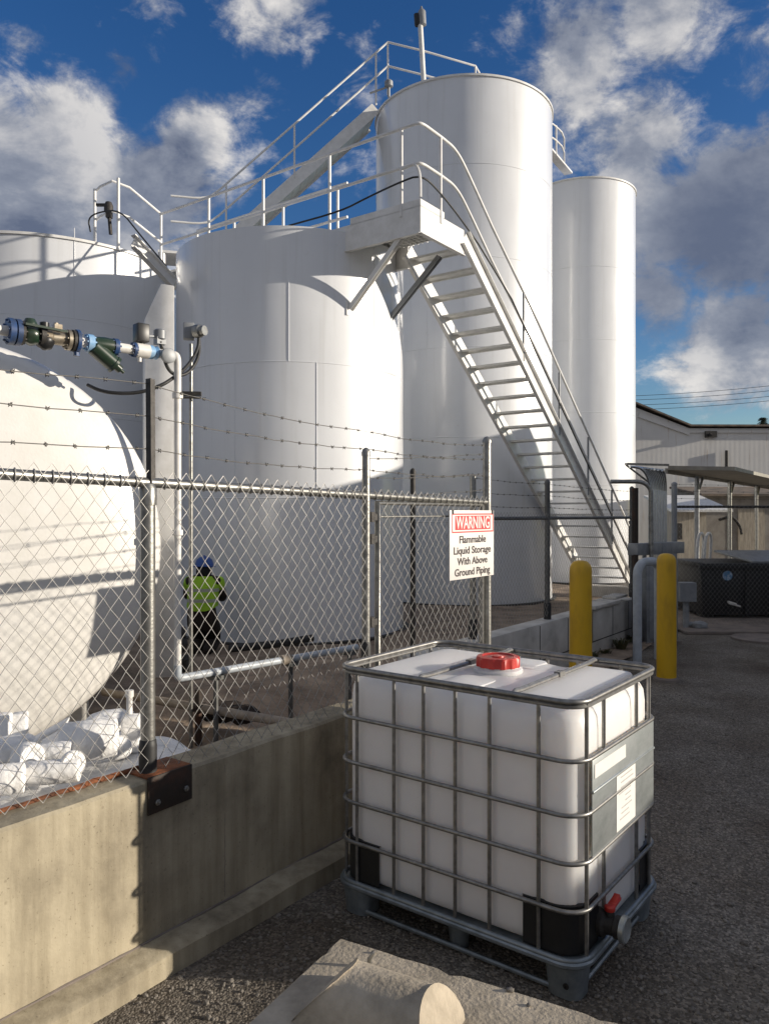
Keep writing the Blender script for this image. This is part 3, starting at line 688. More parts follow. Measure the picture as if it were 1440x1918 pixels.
# railing on the left tank
rl = thing('tank_railing', 'short white railing with a step on top of the left tank', 'railing', (-4.6, 12.9, h1))
q0 = LP(0, 5.47, zr+.01); q1 = V((-4.38, 12.72, 7.40)); q2 = V((-4.91, 13.1, 7.38)); q3 = q2+V((-.12, .35, -.06))
for dz in (0, -.5):
    mb = MB(); mb.tube(bendy([q0+UP*dz, q1+UP*dz, q2+UP*dz, q3+UP*(dz)], 1), .021, 8); mb.obj('handrail' if not dz else 'mid_rail', 'steelwhite', rl)
for q in (q1, q2): mb = MB(); mb.tube([V((q.x, q.y, h1)), q], .027, 8); mb.obj('post', 'steelwhite', rl)
# diagonal strut between the two tanks, and a column added for a sunlit strip
mb = MB(); a, b = P(250, 452, 10.9), P(327, 533, 11.5); mb.beam(a, b, .012, .17); mb.beam(a-UP*.085, b-UP*.085, .10, .012); mb.beam(a+UP*.085, b+UP*.085, .10, .012)
tag(mb.obj('diagonal_strut', 'steelwhite', loc=a.lerp(b, .5)), 'white channel strut sloping down from the left tank top to the middle tank', 'strut')
mb = MB(); dc = 8.8; pf_ = [P(272, 1400, dc), P(327, 1400, dc), P(327, 536, dc), P(302, 532, dc), P(272, 598, dc)]
for q in pf_[:2]: q.z = .0
mb.prism(pf_, V((-.12, .30, 0)))
tag(mb.obj('sunlit_strip_column', 'steelwhite', loc=pf_[0], bevel=.01), 'white slant-topped column added to stand in for the sunlit strip between the left and middle tanks', 'column')
mb = MB(); mb.box(P(205, 402, 12.85), (.09, .09, .13)); mb.lathe([(.03, 0), (.075, .02), (.075, .12), (.05, .18), (0, .2)], P(204, 398, 12.85)-UP*.02, UP, 12); mb.tube([P(205, 405, 12.85), P(208, 440, 12.85)], .03, 8); mb.box(P(190, 385, 12.85), (.16, .05, .04))
tag(mb.obj('vent_valve', 'dark_steel', loc=P(205, 440, 12.85)), 'small dark vent valve behind the railing on the left tank', 'valve')

# long cable / hose clipped along the rails
mb = MB(); pts = [P(540, 424, 11.1), P(640, 396, 10.9), LP(-.03, .9, 6.32), LP(-.03, .32, 6.40), LP(-.02, -.03, 6.42), LP(.4, -.04, 6.34), LP(.95, -.04, 6.15), LP(1.5, -.04, 5.92)]
pts = smooth_path(pts, 2)+[FLT(.2, -.04, .52), FLT(.6, -.04, .50), FLT(.985, -.04, .52)]
mb.tube(pts, .013, 8); tag(mb.obj('cable', 'black_rubber', loc=P(640, 396, 10.9)), 'black cable clipped along the landing and down the stair rail', 'cable')
mb = MB(); pts = smooth_path([P(170, 435, 12.6), P(165, 410, 12.6), P(185, 398, 12.5), P(226, 394, 12.4), P(262, 440, 12.0), P(312, 500, 11.6)], 2)
mb.tube(pts, .013, 8); tag(mb.obj('cable', 'black_rubber', loc=P(226, 394, 12.4)), 'black cable looping over the left tank railing', 'cable')

# upper stair from the middle tank to the tall silo
us = thing('upper_stair', 'upper white stair climbing from the middle tank to the tall silo top', 'stair', P(391, 478, 15.9))
U0 = P(391, 478, 15.9); U1 = P(704, 198, 16.75); ud = (U1-U0); uh = V((ud.x, ud.y, 0)).normalized(); us_ = V((-uh.y, uh.x, 0))
def US(f, s, dz=0): return U0+ud*f+us_*s+UP*dz
for s in (0, .85):
    mb = MB(); mb.beam(US(0, s, -.06), US(1, s, -.06), .012, .24); mb.obj('stringer', 'steelwhite', us)
for i in range(20):
    mb = MB(); f = (i+.5)/20; mb.box(US(f, .425, -.07), (.20, .82, .02), uh); mb.obj('tread', 'steelwhite', us, smooth=False)
mb = MB(); mb.beam(US(.0, .425, -.165), US(1.0, .425, -.165), .83, .010); mb.obj('under_plate', 'steelwhite', us)
for s in (0,):
    for dz, nm in ((1.14, 'handrail'), (.62, 'mid_rail')):
        mb = MB(); p0 = US(0, s, dz); mb.tube(smooth_path([p0-uh*.75, p0-uh*.05, p0+ud*.06], 2)+[US(1.075, s, dz)], .022, 8); mb.obj(nm, 'steelwhite', us)
    for f in (.10, .50, 1.0):
        mb = MB(); mb.tube([US(f, s, 0), US(f, s, 1.14)], .022, 8); mb.obj('post', 'steelwhite', us)
mb = MB(); mb.beam(US(0, .425)-uh*1.0, US(0, .425), .85, .05); mb.obj('landing_deck', 'steelwhite', us)
for q in (US(0, .05)-uh*.9, US(0, .8)-uh*.9, US(0, .05)-uh*.05, US(0, .8)-uh*.05): mb = MB(); mb.tube([V((q.x, q.y, 0)), q], .045, 8); mb.obj('support_leg', 'steelwhite', us)
# guard rail on the silo top
gr = thing('guard_rail', 'white guard rail around the top landing of the tall silo', 'railing', (c3[0], c3[1], h3))
e0 = US(1.075, 0, 1.14); y3 = 16.1
g = [US(1, 0, 1.14), P(795, 78, 16.6), P(890, 88, 16.9), P(937, 134, 17.6), P(960, 150, 18.4)]
z_g = g[0].z
g = [e0, V((P(795, 0, 16.7).x, 16.7, z_g)), V((P(890, 0, 17.2).x, 17.2, z_g-.03)), V((P(940, 0, 18.3).x, 18.9, z_g-.06))]
for dz in (0, -.52):
    mb = MB(); mb.tube([p+UP*dz for p in g], .022, 8); mb.obj('handrail' if not dz else 'mid_rail', 'steelwhite', gr)
for p in (g[0], g[2], g[3]): mb = MB(); mb.tube([p-UP*1.14, p], .022, 8); mb.obj('post', 'steelwhite', gr)
mb = MB(); p = P(728, 165, 16.4); mb.lathe([(.05,0),(.09,.02),(.09,.12),(.05,.16),(0,.17)], p, UP, 10); mb.tube([p-UP*.2, p], .03, 8); mb.tube([p+V((-.4,0,-.12)), p+V((0,0,.02))], .02, 8); mb.obj('hatch_fitting', 'grey_steel', gr)
# mast
ms = thing('mast', 'leaning white mast with a dark topped cylinder on the tall silo', 'mast', P(793, 140, 16.6))
a, b = P(794, 150, 16.6), P(787, 48, 16.6)
mb = MB(); mb.tube([a-UP*.2, b], .055, 12); mb.obj('pole', 'steelwhite', ms)
mb = MB(); ax = (b-a).normalized(); mb.lathe([(.05,0),(.08,.02),(.085,.30),(.06,.34),(.03,.36),(.02,.42),(0,.42)], b-ax*.02+V((.05,0,0)), ax, 14); mb.obj('beacon', 'grey_steel', ms)
mb = MB(); mb.lathe([(.05,0),(.06,.02),(.06,.25),(.03,.27),(0,.27)], b-ax*.02-V((.065,.0,0)), ax, 12); mb.obj('side_unit', 'black_plastic', ms)
# rails and bridge between the silos
lk = thing('silo_bridge', 'short white railed stair bridging the tall silo and the farthest silo', 'stair', P(1050, 320, 19.5))
mb = MB(); mb.beam(P(1026, 282, 19.2), P(1064, 326, 20.6), .22, .05); mb.obj('deck', 'steelwhite', lk)
for dy in (-44, -18):
    mb = MB(); mb.tube(smooth_path([P(1028, 275+dy, 19.0), P(1037, 278+dy, 19.2), P(1056, 297+dy, 20.2), P(1056, 325+dy, 20.4)], 1), .022, 8); mb.obj('handrail', 'steelwhite', lk)
mb = MB(); mb.tube([P(1041, 290, 19.4), P(1041, 236, 19.4)], .022, 8); mb.obj('post', 'steelwhite', lk)

# ------------------------------------------------------------------ horizontal sprayed tank
tc_ = V((-2.97, 5.20, 1.64)); Rb = 1.45; HA = V((-.5, .866, 0))
ht = thing('horizontal_tank', 'white spray coated horizontal tank with a domed end behind the near fence', 'tank', V((tc_.x, tc_.y, 0)))
mb = MB(); pr = []
for i in range(15):
    a = math.pi/2*i/14; pr.append((Rb*math.sin(a)**.82, -.33*math.cos(a)))
pr = pr+[(Rb, .1), (Rb, 3.4)]+[(Rb*math.cos(math.pi/2*i/10), 3.4+.3*math.sin(math.pi/2*i/10)) for i in range(1, 11)]
mb.lathe(pr, tc_, HA, 96, x=UP); mb.obj('shell', 'bullet', ht, ang=60)
mb = MB(); mb.lathe([(Rb-.004, .05), (Rb+.012, .06), (Rb+.012, .17), (Rb-.004, .18)], tc_, HA, 96, x=UP); mb.obj('girth_band', 'bullet', ht)
for s in (.55, 2.7):
    mb = MB(); p = tc_+HA*s; mb.box(V((p.x, p.y, .42)), (2.0, .22, .84), V((.866,.5,0))); mb.obj('saddle', 'cmu', ht, bevel=.02)
mb = MB(); tp = tc_+HA*.6+UP*Rb; mb.lathe([(.22, -.05), (.22, .16), (.30, .16), (.30, .21), (.0, .23)], tp, UP, 24); mb.obj('manway', 'bullet', ht)

# ------------------------------------------------------------------ valve train
vt = thing('valve_train', 'blue flanged and green valve run between the horizontal tank and the riser pipe', 'valves', P(150, 640, 5.2))
va, vb = P(-60, 608, 4.75), P(306, 662, 5.62)
vb.z = va.z = 3.07-.02
def VT(x, dz=0.0):
    # point on the run below pixel column x
    k = (x-CX)/F; t = (k*va.y-va.x)/((vb.x-va.x)-k*(vb.y-va.y)); p = va.lerp(vb, t); return p+UP*dz
vx = (vb-va).normalized()
mb = MB(); mb.tube([VT(-60), VT(310)], .034, 14); mb.obj('pipe', 'pipe_white', vt)
def disc(x, r, w, mat, nm='flange', seg=20):
    mb = MB(); mb.lathe([(r*.6, -w/2), (r, -w/2), (r, w/2), (r*.6, w/2)], VT(x), vx, seg)
    for i in range(8):
        a = 2*math.pi*i/8; e = UP*math.cos(a)*r*.82+vx.cross(UP)*math.sin(a)*r*.82
        mb.tube([VT(x)+e-vx*(w/2+.012), VT(x)+e+vx*(w/2+.012)], .007, 6)
    mb.obj(nm, mat, vt)
disc(20, .085, .035, 'blue'); disc(33, .085, .03, 'blue'); disc(40, .078, .02, 'dark_steel')
mb = MB(); mb.blob(VT(60), (.075, .06, .07), .1, ex=vx); mb.lathe([(.03,0),(.045,.02),(.045,.07),(.03,.1),(0,.1)], VT(57), UP, 12); mb.obj('valve_body', 'green', vt)
disc(78, .07, .03, 'dark_steel')
mb = MB(); mb.blob(VT(85, -.03), (.06, .055, .06), .1, ex=vx); mb.lathe([(.02,0),(.03,.05),(.03,.09),(0,.1)], VT(84, .0), UP, 10); mb.obj('valve_body', 'black_plastic', vt)
mb = MB(); mb.beam(VT(40, .045)-vx.cross(UP)*-.08, VT(118, .035)-vx.cross(UP)*-.08, .025, .014); mb.obj('lever_handle', 'green', vt)
mb = MB(); mb.lathe([(.03,-.10),(.055,-.10),(.055,-.06),(.045,-.05),(.045,.05),(.055,.06),(.055,.10),(.03,.10)], VT(112), vx, 16); mb.box(VT(108, .065), (.05,.05,.05), vx); mb.tube([VT(106, 0), VT(106, .1)], .016, 8); mb.obj('meter_body', 'brass', vt)
disc(128, .07, .022, 'brass'); disc(137, .072, .018, 'dark_steel'); disc(144, .078, .022, 'blue')
mb = MB(); mb.tube([VT(144)-UP*.02, VT(144)-UP*.1], .02, 8); mb.obj('drain_plug', 'blue', vt)
disc(168, .06, .04, 'lightblue')
mb = MB(); sa = VT(172, .01); sb = VT(226, -.135); ax = (sb-sa).normalized(); ln = (sb-sa).length
mb.lathe([(.04, 0), (.058, .02), (.058, ln*.72), (.064, ln*.74), (.064, ln*.82), (.03, ln*.84), (.028, ln), (.012, ln), (.012, ln+.03), (0, ln+.03)], sa-UP*.02, ax, 18); mb.lathe([(.05,-.07),(.056,0),(.05,.09)], VT(195), vx, 16); mb.obj('strainer', 'green', vt)
disc(216, .058, .03, 'blue')
disc(252, .052, .025, 'blue'); 
mb = MB(); mb.lathe([(.035,-.05),(.052,-.05),(.052,.05),(.035,.05)], VT(266), vx, 16); mb.tube([VT(262, -.03), VT(262, -.08)], .014, 8); mb.obj('valve_body', 'pipe_white', vt)
mb = MB(); mb.lathe([(.03,-.04),(.05,-.03),(.05,.0),(.04,.01),(.05,.03),(.03,.05)], VT(286), vx, 14); mb.obj('union', 'lightblue', vt)
mb = MB(); mb.box(VT(265, .125), (.09,.09,.13), vx); mb.tube([VT(265, 0), VT(265, .1)], .02, 8); mb.obj('actuator', 'black_plastic', vt, bevel=.012)
mb = MB(); mb.lathe([(.03,0),(.045,.01),(.045,.07),(.03,.08),(0,.08)], VT(300, .095), UP, 14); mb.tube([VT(268, .11), VT(300, .12)], .012, 8); mb.box(VT(300, .09), (.07,.06,.05), vx); mb.obj('position_switch', 'grey_steel', vt)
mb = MB(); mb.lathe([(.0,0),(.055,0),(.055,.03),(.045,.035),(0,.035)], VT(308, -.02)-vx.cross(UP)*-.05, vx.cross(UP), 18); mb.obj('gauge', 'grey_steel', vt)
# riser pipe with elbow, then low horizontal run
rp = thing('riser_pipe', 'pale riser pipe dropping from the valves and turning along the dirt', 'pipe', P(333, 1275, 5.64))
pe = P(333, 1272, 5.64); pt = V((pe.x, pe.y, VT(306).z)); 
mb = MB(); v0 = VT(306); mb.tube(smooth_path([VT(300), v0, v0.lerp(pt, .75)+UP*.004, pt+UP*.0-UP*.02, pt-UP*.12], 3)+[V((pe.x, pe.y, pe.z+.08))], .0265, 14); mb.obj('upright', 'pipe_white', rp)
pf = P(668, 1213, 7.0); mb = MB(); mb.tube([V((pe.x, pe.y, pe.z+.1))]+smooth_path([pe+UP*.06, pe, pe+(pf-pe).normalized()*.08], 2)+[pf], .029, 14); mb.obj('low_run', 'pipe_blue', rp)
for f in (.18, .58, .95):
    p = pe.lerp(pf, f); mb = MB(); mb.tube([V((p.x, p.y, 0)), p-UP*.02], .02, 8); mb.box(p-UP*.04, (.1,.1,.03), T3); mb.obj('pipe_support', 'post_grey', rp)
mb = MB(); p = pe.lerp(pf, .55); ax = (pf-pe).normalized(); mb.lathe([(.03,-.06),(.045,-.05),(.045,.05),(.03,.06)], p, ax, 12); mb.obj('coupling', 'pipe_tan', rp)
for z_ in (2.75, 1.75):
    mb = MB(); mb.lathe([(.031,-.02),(.04,-.02),(.04,.02),(.031,.02)], V((pe.x, pe.y, z_)), UP, 12); mb.obj('clamp', 'pipe_white', rp)
# junction box on its conduit
jb = thing('junction_box', 'grey electrical junction box on a thin conduit beside the riser pipe', 'junction box', P(359, 1230, 6.0))
mb = MB(); c = P(354, 622, 6.0); mb.box(c, (.085, .09, .125), V((1,.25,0))); mb.obj('box', 'grey_steel', jb, bevel=.008)
mb = MB(); mb.lathe([(.0,0),(.05,0),(.05,.05),(.038,.06),(.038,.09),(0,.09)], P(366, 622, 5.96), V((.9,-.4,0)), 16); mb.obj('cover', 'galv', jb)
mb = MB(); p = P(358, 650, 6.0); mb.tube([p+UP*.02, V((p.x, p.y, 0))], .015, 10); mb.obj('conduit', 'galv', jb)
mb = MB(); p = P(352, 738, 5.95); mb.beam(p-V((.09,0,0)), p+V((.1,.02,0)), .04, .03); mb.beam(p-V((.05,0,.03)), p+V((.1,.02,-.03)), .03, .014); mb.obj('strut_clamp', 'dark_steel', jb)
for i, (dx, dy, r) in enumerate(((0, 0, .013), (10, 14, .013))):
    pts = smooth_path([P(373, 628, 5.95), P(372, 655+dy, 5.95), P(350, 690+dy, 5.8), P(318, 714+dy*.3, 5.6), P(300+dx, 724, 5.55), P(262, 737, 5.5), P(215, 738, 5.45), P(185, 732, 5.45), P(165, 722, 5.5)], 3) if i == 0 else smooth_path([P(373, 632, 5.97), P(374, 668, 5.95), P(355, 700, 5.85), P(330, 706, 5.75), P(312, 690, 5.7), P(303, 650, 5.6), P(300, 640, 5.58)], 3)
    mb = MB(); mb.tube(pts, r, 10); tag(mb.obj('flexible_conduit', 'black_rubber', loc=pts[len(pts)//2]), ('long drooping black conduit from the junction box to the horizontal tank', 'short looped black conduit from the junction box to the valve switch')[i], 'conduit')
# lower buried pipe
lp = thing('drain_pipe', 'dusty tan pipe sloping across the dirt below the pale pipe run', 'pipe', P(380, 1325, 6.0))
mb = MB(); mb.tube([P(195, 1297, 6.6), P(300, 1314, 6.3), P(560, 1358, 5.5)], .034, 12); mb.obj('pipe', 'pipe_tan', lp)
mb = MB(); p = P(372, 1330, 6.05); mb.tube([V((p.x, p.y, 0)), p+UP*.16], .028, 8); mb.box(p+UP*.02, (.1,.1,.05)); mb.obj('pipe_support', 'bracket', lp)
# dark bits in the compound
mb = MB(); p = P(318, 1190, 9.2); mb.blob(V((p.x, p.y, .32)), (.2,.16,.2), .2); mb.box(V((p.x, p.y, .1)), (.5,.35,.14)); mb.lathe([(.1,0),(.1,.3),(0,.3)], V((p.x-.12, p.y, .42)), V((1,.3,0)), 14)
tag(mb.obj('pump', 'dark_steel', loc=(p.x, p.y, .03)), 'dark pump crouching on the dirt between the riser pipe and the person', 'pump')
mb = MB(); mb.tube([P(430, 1216, 9.6), P(520, 1207, 9.9), P(585, 1196, 10.2)], .05, 8); tag(mb.obj('hose', 'black_rubber', loc=P(500, 1207, 9.8)), 'dark hose lying on the dirt at the foot of the middle tank', 'hose')
mb = MB()
for (x, y, d, s) in ((420, 1333, 6.2, .12), (452, 1338, 6.1, .1), (395, 1336, 6.3, .09)): p = P(x, y, d); mb.blob(V((p.x, p.y, max(.05, p.z))), (s*1.4, s, s*.7), .3)
tag(mb.obj('rubble_heap', 'trousers', loc=P(420, 1345, 6.2)), 'dark rubble heap behind the dusty tan pipe', 'rubble')

# ------------------------------------------------------------------ white ledge and wrapped pieces behind the wall
mb = MB(); n = 44; m = 14
for i in range(n+1):
    for j in range(m+1):
        t = -2.6+i*(2.95/n); nn = .19+j*(.95/m)
        z = wz-.02+.035*noise.noise(V((t*4, nn*4, 0)))+.02*noise.noise(V((t*11, nn*11, 4)))-.10*max(0, (t-.1))*1.5
        mb.v.append(W1(t, z, nn))
for i in range(n):
    for j in range(m): mb.f.append([i*(m+1)+j, (i+1)*(m+1)+j, (i+1)*(m+1)+j+1, i*(m+1)+j+1])
o = len(mb.v)
edge = [i*(m+1)+m for i in range(n+1)]
for i in edge: mb.v.append(V((mb.v[i].x, mb.v[i].y, 0)))
for i in range(n): mb.f.append([edge[i], edge[i+1], o+i+1, o+i])
edge2 = [n*(m+1)+j for j in range(m+1)]; o = len(mb.v)
for i in edge2: mb.v.append(V((mb.v[i].x, mb.v[i].y, 0)))
for i in range(m): mb.f.append([edge2[i], edge2[i+1], o+i+1, o+i])
tag(mb.obj('white_sheet', 'white_wrap', loc=W1(-1, .7, .5), ang=70), 'crumpled white sheet covering the ledge behind the near concrete wall', 'sheet')
GB = 'white wrapped pieces piled behind the wall'
def wp(x, y, d, z=None): p = P(x, y, d); return V((p.x, p.y, p.z))
def lump(kind, x, y, d, size, label, ex=T3, rough=.12, pw=.7, cat='bundle'):
    mb = MB(); c = P(x, y, d)
    if kind == 'bag':
        mb.blob(c, size, rough, 26, 16, 2.5, ex, pw); mb.tube([c+V(ex)*size[0]*.8, c+V(ex)*size[0]*1.15], size[2]*.3, 8)
    elif kind == 'roll':
        ax = V(ex).normalized(); L_ = size[0]; r = size[1]
        mb.lathe([(0, -L_/2+.006), (r*.62, -L_/2+.004), (r*.66, -L_/2), (r*.93, -L_/2), (r, -L_/2+.008), (r*1.0, -L_/4), (r*1.03, -L_/4+.004), (r*1.01, 0), (r*1.03, L_/4), (r, L_/4+.004), (r, L_/2-.008), (r*.93, L_/2), (r*.66, L_/2), (r*.62, L_/2-.004), (0, L_/2-.006)], c, ax, 26)
    elif kind == 'box':
        mb.box(c, size, ex)
    o = mb.obj('wrapped_bundle', 'white_wrap', loc=c-UP*size[2], bevel=.012 if kind == 'box' else 0, ang=60)
    return tag(o, label, cat, GB)
lump('roll', 168, 1388, 3.42, (.235, .088, .088), 'largest white wrapped drum, lying left of the near fence post', V((1, .25, .06)))
lump('box', 246, 1374, 3.58, (.085, .07, .17), 'upright white wrapped block touching the near fence post', V((1,.2,0)))
lump('roll', 106, 1408, 3.3, (.13, .040, .040), 'sunlit white roll lying on the shaded front rolls', V((1, .15, .05)))
lump('roll', 84, 1448, 3.14, (.27, .048, .048), 'long shaded white roll lying in front of the largest drum', V((.97, .12, .04)))
lump('roll', 52, 1420, 3.22, (.07, .062, .062), 'short shaded white drum between the long front roll and the tilted board', V((.85, -.5, .05)))
lump('roll', 4, 1462, 3.02, (.16, .06, .06), 'shaded white roll at the lower left corner of the mesh', V((.9, .3, 0)))
lump('bag', 22, 1402, 3.5, (.12, .09, .05), 'sunlit white bag at the left edge under the horizontal tank', rough=.12)
lump('box', 88, 1374, 3.55, (.21, .15, .016), 'tilted flat white board leaning among the bundles', V((1,.25,.55)), cat='board')
lump('box', 8, 1362, 3.7, (.07, .06, .13), 'upright white block at the far left of the pile', V((1,.1,0)))
lump('box', 38, 1362, 3.75, (.075, .06, .14), 'pinkish white block between the far left block and tilted board', V((1,.35,.1)))
lump('bag', 205, 1354, 3.75, (.12, .08, .05), 'low white bag behind the largest wrapped drum', rough=.18)
lump('roll', 136, 1432, 3.17, (.03, .054, .054), 'white round end disc beside the long shaded roll', V((.75, -.65, .05)))
lump('roll', 222, 1402, 3.5, (.08, .05, .05), 'small white roll between the largest drum and upright block', V((.6, .8, .0)))
mb = MB(); p = P(243, 1330, 3.6); mb.tube([p-UP*.12, p+UP*.07], .014, 10); mb.lathe([(.02,0),(.02,.03),(0,.03)], p+UP*.06, UP, 10)
tag(mb.obj('pipe_stub', 'pipe_white', loc=p-UP*.12), 'thin white pipe stub rising from the upright white block', 'pipe stub')

# ------------------------------------------------------------------ the person kneeling by the tank
def skin_obj(name, mat, verts, edges, radii, parent, sub=2, root=0):
    me = bpy.data.meshes.new(name); base = V(parent['_w'])
    me.from_pydata([tuple(V(v)-base) for v in verts], edges, [])
    o = bpy.data.objects.new(name, me); C.objects.link(o); o.parent = parent; o['_w'] = tuple(base)
    m = o.modifiers.new('skin', 'SKIN'); m.use_smooth_shade = True
    lay = me.skin_vertices[0].data if me.skin_vertices else None
    if lay is None:
        bm = bmesh.new(); bm.from_mesh(me); bm.verts.layers.skin.verify(); bm.to_mesh(me); bm.free(); lay = me.skin_vertices[0].data
    for i, r in enumerate(radii):
        lay[i].radius = r if isinstance(r, tuple) else (r, r); lay[i].use_root = (i == root)
    if sub: s = o.modifiers.new('sub', 'SUBSURF'); s.levels = sub; s.render_levels = sub
    me.materials.append(M[mat] if isinstance(mat, str) else mat)
    dg = bpy.context.evaluated_depsgraph_get(); dg.update()
    em = bpy.data.meshes.new_from_object(o.evaluated_get(dg)); o.modifiers.clear(); o.data = em
    em.polygons.foreach_set('use_smooth', [True]*len(em.polygons)); bpy.data.meshes.remove(me); em.name = name
    return o
dp = 10.3; px = (379-CX)/F*dp
pr_ = thing('person', 'person in lime vest and blue hard hat kneeling with back turned by the tank', 'person', (px, dp, 0))
def B(x, y, z): return V((px+x, dp+y, z))
bv = [B(0,0,.47), B(0,.02,.68), B(0,.06,.86), B(0,.09,.98), B(0,.10,1.06), B(0,.12,1.13), B(0,.13,1.20),      # pelvis..head
      B(-.105,-.02,.42), B(-.085,.24,.30), B(-.09,.28,.10), B(-.095,.05,.10), B(-.10,-.12,.09), B(-.10,-.16,.03),
      B(.105,-.02,.42), B(.085,.24,.30), B(.09,.28,.10), B(.095,.05,.10), B(.10,-.12,.09), B(.10,-.16,.03),
      B(-.19,.09,.97), B(-.25,.16,.76), B(-.17,.38,.70), B(-.10,.46,.70),
      B(.19,.09,.97), B(.25,.16,.76), B(.19,.38,.70), B(.12,.46,.70)]
be = [(0,1),(1,2),(2,3),(3,4),(4,5),(5,6),(0,7),(7,8),(8,9),(9,10),(10,11),(11,12),(0,13),(13,14),(14,15),(15,16),(16,17),(17,18),(3,19),(19,20),(20,21),(21,22),(3,23),(23,24),(24,25),(25,26)]
brd = [(.22,.19),(.18,.135),(.17,.12),(.16,.10),(.06,.06),(.075,.08),(.085,.095),
       .14,.125,.095,.095,.075,.06, .14,.125,.095,.095,.075,.06, .075,.058,.045,.035, .075,.058,.045,.035]
skin_obj('body', 'trousers', bv, be, brd, pr_)
mb = MB(); mb.blob(B(0,.10,1.10), (.105,.11,.12), .06, 18, 12); mb.obj('hood', 'hood', pr_)
mb = MB(); mb.lathe([(.150,0),(.152,.012),(.125,.02),(.122,.05),(.105,.10),(.065,.135),(.0,.148)], B(0,.125,1.155), V((0,.10,1)), 24); mb.tube([B(0,.0,1.19), B(0,.03,1.265), B(0,.12,1.305), B(0,.2,1.29)], .014, 8); mb.obj('hard_hat', 'hat', pr_)
# vest: open tube around the torso
mb = MB(); prof = [(.62,.205,.165,.02), (.70,.20,.16,.03), (.80,.205,.16,.055), (.90,.215,.155,.08), (.98,.20,.14,.095), (1.04,.13,.10,.10)]
seg = 32; o = len(mb.v)
for (z,a,b,yo) in prof:
    for k in range(seg):
        t = 2*math.pi*k/seg; w = 1+.03*noise.noise(V((math.cos(t)*3, math.sin(t)*3, z*9)))
        mb.v.append(B(a*math.copysign(abs(math.cos(t))**.8, math.cos(t))*w, yo+b*math.copysign(abs(math.sin(t))**.8, math.sin(t))*w, z+(.03*math.cos(2*t) if z < .65 else 0)))
for i in range(len(prof)-1):
    for k in range(seg): mb.f.append([o+i*seg+k, o+i*seg+(k+1)%seg, o+(i+1)*seg+(k+1)%seg, o+(i+1)*seg+k])
for sx in (-1, 1): mb.blob(B(.205*sx,.11,.93), (.075,.09,.105), .1, 16, 10)
vest = mb.obj('vest', 'vest', pr_, ang=70)
mb = MB()
for z, a, b, yo in ((.725,.206,.166,.035),(.86,.216,.163,.07)):
    mb.lathe([(1,-.022),(1,.022)], V((0,0,0)), seg=32); nv = 64
    for v in mb.v[-nv:]:
        t = math.atan2(v.y, v.x); zz = v.z
        q = B(a*math.copysign(abs(math.cos(t))**.8, math.cos(t)), yo+b*math.copysign(abs(math.sin(t))**.8, math.sin(t)), z+zz); v.x, v.y, v.z = q
mb.f = [f for f in mb.f if len(f) == 4]
mb.obj('reflective_band', 'reflective', vest)
for sx in (-1, 1):
    bvx = [B(.11*sx,.46,.70), B(.10*sx,.53,.69)]; ve = [(0,1)]; rd = [.032,.030]
    for j, fx in enumerate((-.028,-.009,.010,.028)):
        i0 = len(bvx); L_ = (.07,.08,.075,.06)[j]
        bvx += [B(.10*sx+fx,.56,.69), B(.10*sx+fx,.56+L_*.6,.68), B(.10*sx+fx,.56+L_,.655)]; ve += [(1,i0),(i0,i0+1),(i0+1,i0+2)]; rd += [.011,.009,.008]
    i0 = len(bvx); bvx += [B(.10*sx-.045*sx,.50,.69), B(.10*sx-.06*sx,.545,.675)]; ve += [(0,i0),(i0,i0+1)]; rd += [.013,.010]
    skin_obj('glove', 'hood', bvx, ve, rd, pr_, 1)

# ------------------------------------------------------------------ intermediate bulk container
NB = V((.745, 2.95, 0)); al = .649; LB, WB = 1.215, .90
uB = V((-math.cos(al), math.sin(al), 0)); vB = V((math.sin(al), math.cos(al), 0))
def IB(p, q, z): return NB+uB*p+vB*q+UP*z
ib = thing('bulk_container', 'caged white liquid container with a red cap on the gravel', 'bulk container', IB(.6, .45, 0))
def rrect(x0, x1, y0, y1, r, n=8, sub=0):
    pts = []
    for (cx, cy, a0) in ((x1-r, y0+r, -90), (x1-r, y1-r, 0), (x0+r, y1-r, 90), (x0+r, y0+r, 180)):
        for i in range(n+1):
            a = R(a0+90*i/n); pts.append((cx+r*math.cos(a), cy+r*math.sin(a)))
    if not sub: return pts
    out = []
    for i in range(len(pts)):
        a = pts[i]; b = pts[(i+1) % len(pts)]; d = math.hypot(b[0]-a[0], b[1]-a[1]); k = max(1, int(d/sub))
        for j in range(k): out.append((a[0]+(b[0]-a[0])*j/k, a[1]+(b[1]-a[1])*j/k))
    return out
def s_from_x(x): k = (x-CX)/F; return (NB.x-NB.y*k)/(-uB.x+uB.y*k)       # along the long near face
def q_from_x(x): k = (x-CX)/F; return (NB.y*k-NB.x)/(vB.x-vB.y*k)        # along the valve face
bars_u = [s_from_x(x) for x in (668.7, 737.5, 792.5, 852, 916, 1008)]
bars_v = [q_from_x(x) for x in (1098, 1130, 1191, 1214)]
zt_ = 1.138; m_in = .016
mb = MB(); lv = [(.175, .05), (.178, .02), (.19, .004), (.22, 0)]+[(z, 0) for z in (.3, .4, .5, .6, .7, .8, .9, .98, 1.02)]+[(1.07, .004), (1.10, .018), (1.122, .045), (1.132, .085), (zt_, .15), (zt_+.006, .30)]
rings = []
for (z, inset) in lv:
    ring = rrect(m_in+inset, LB-m_in-inset, m_in+inset, WB-m_in-inset, max(.03, .115-inset*.3), 8, .02)
    rings.append(ring)
nper = 200
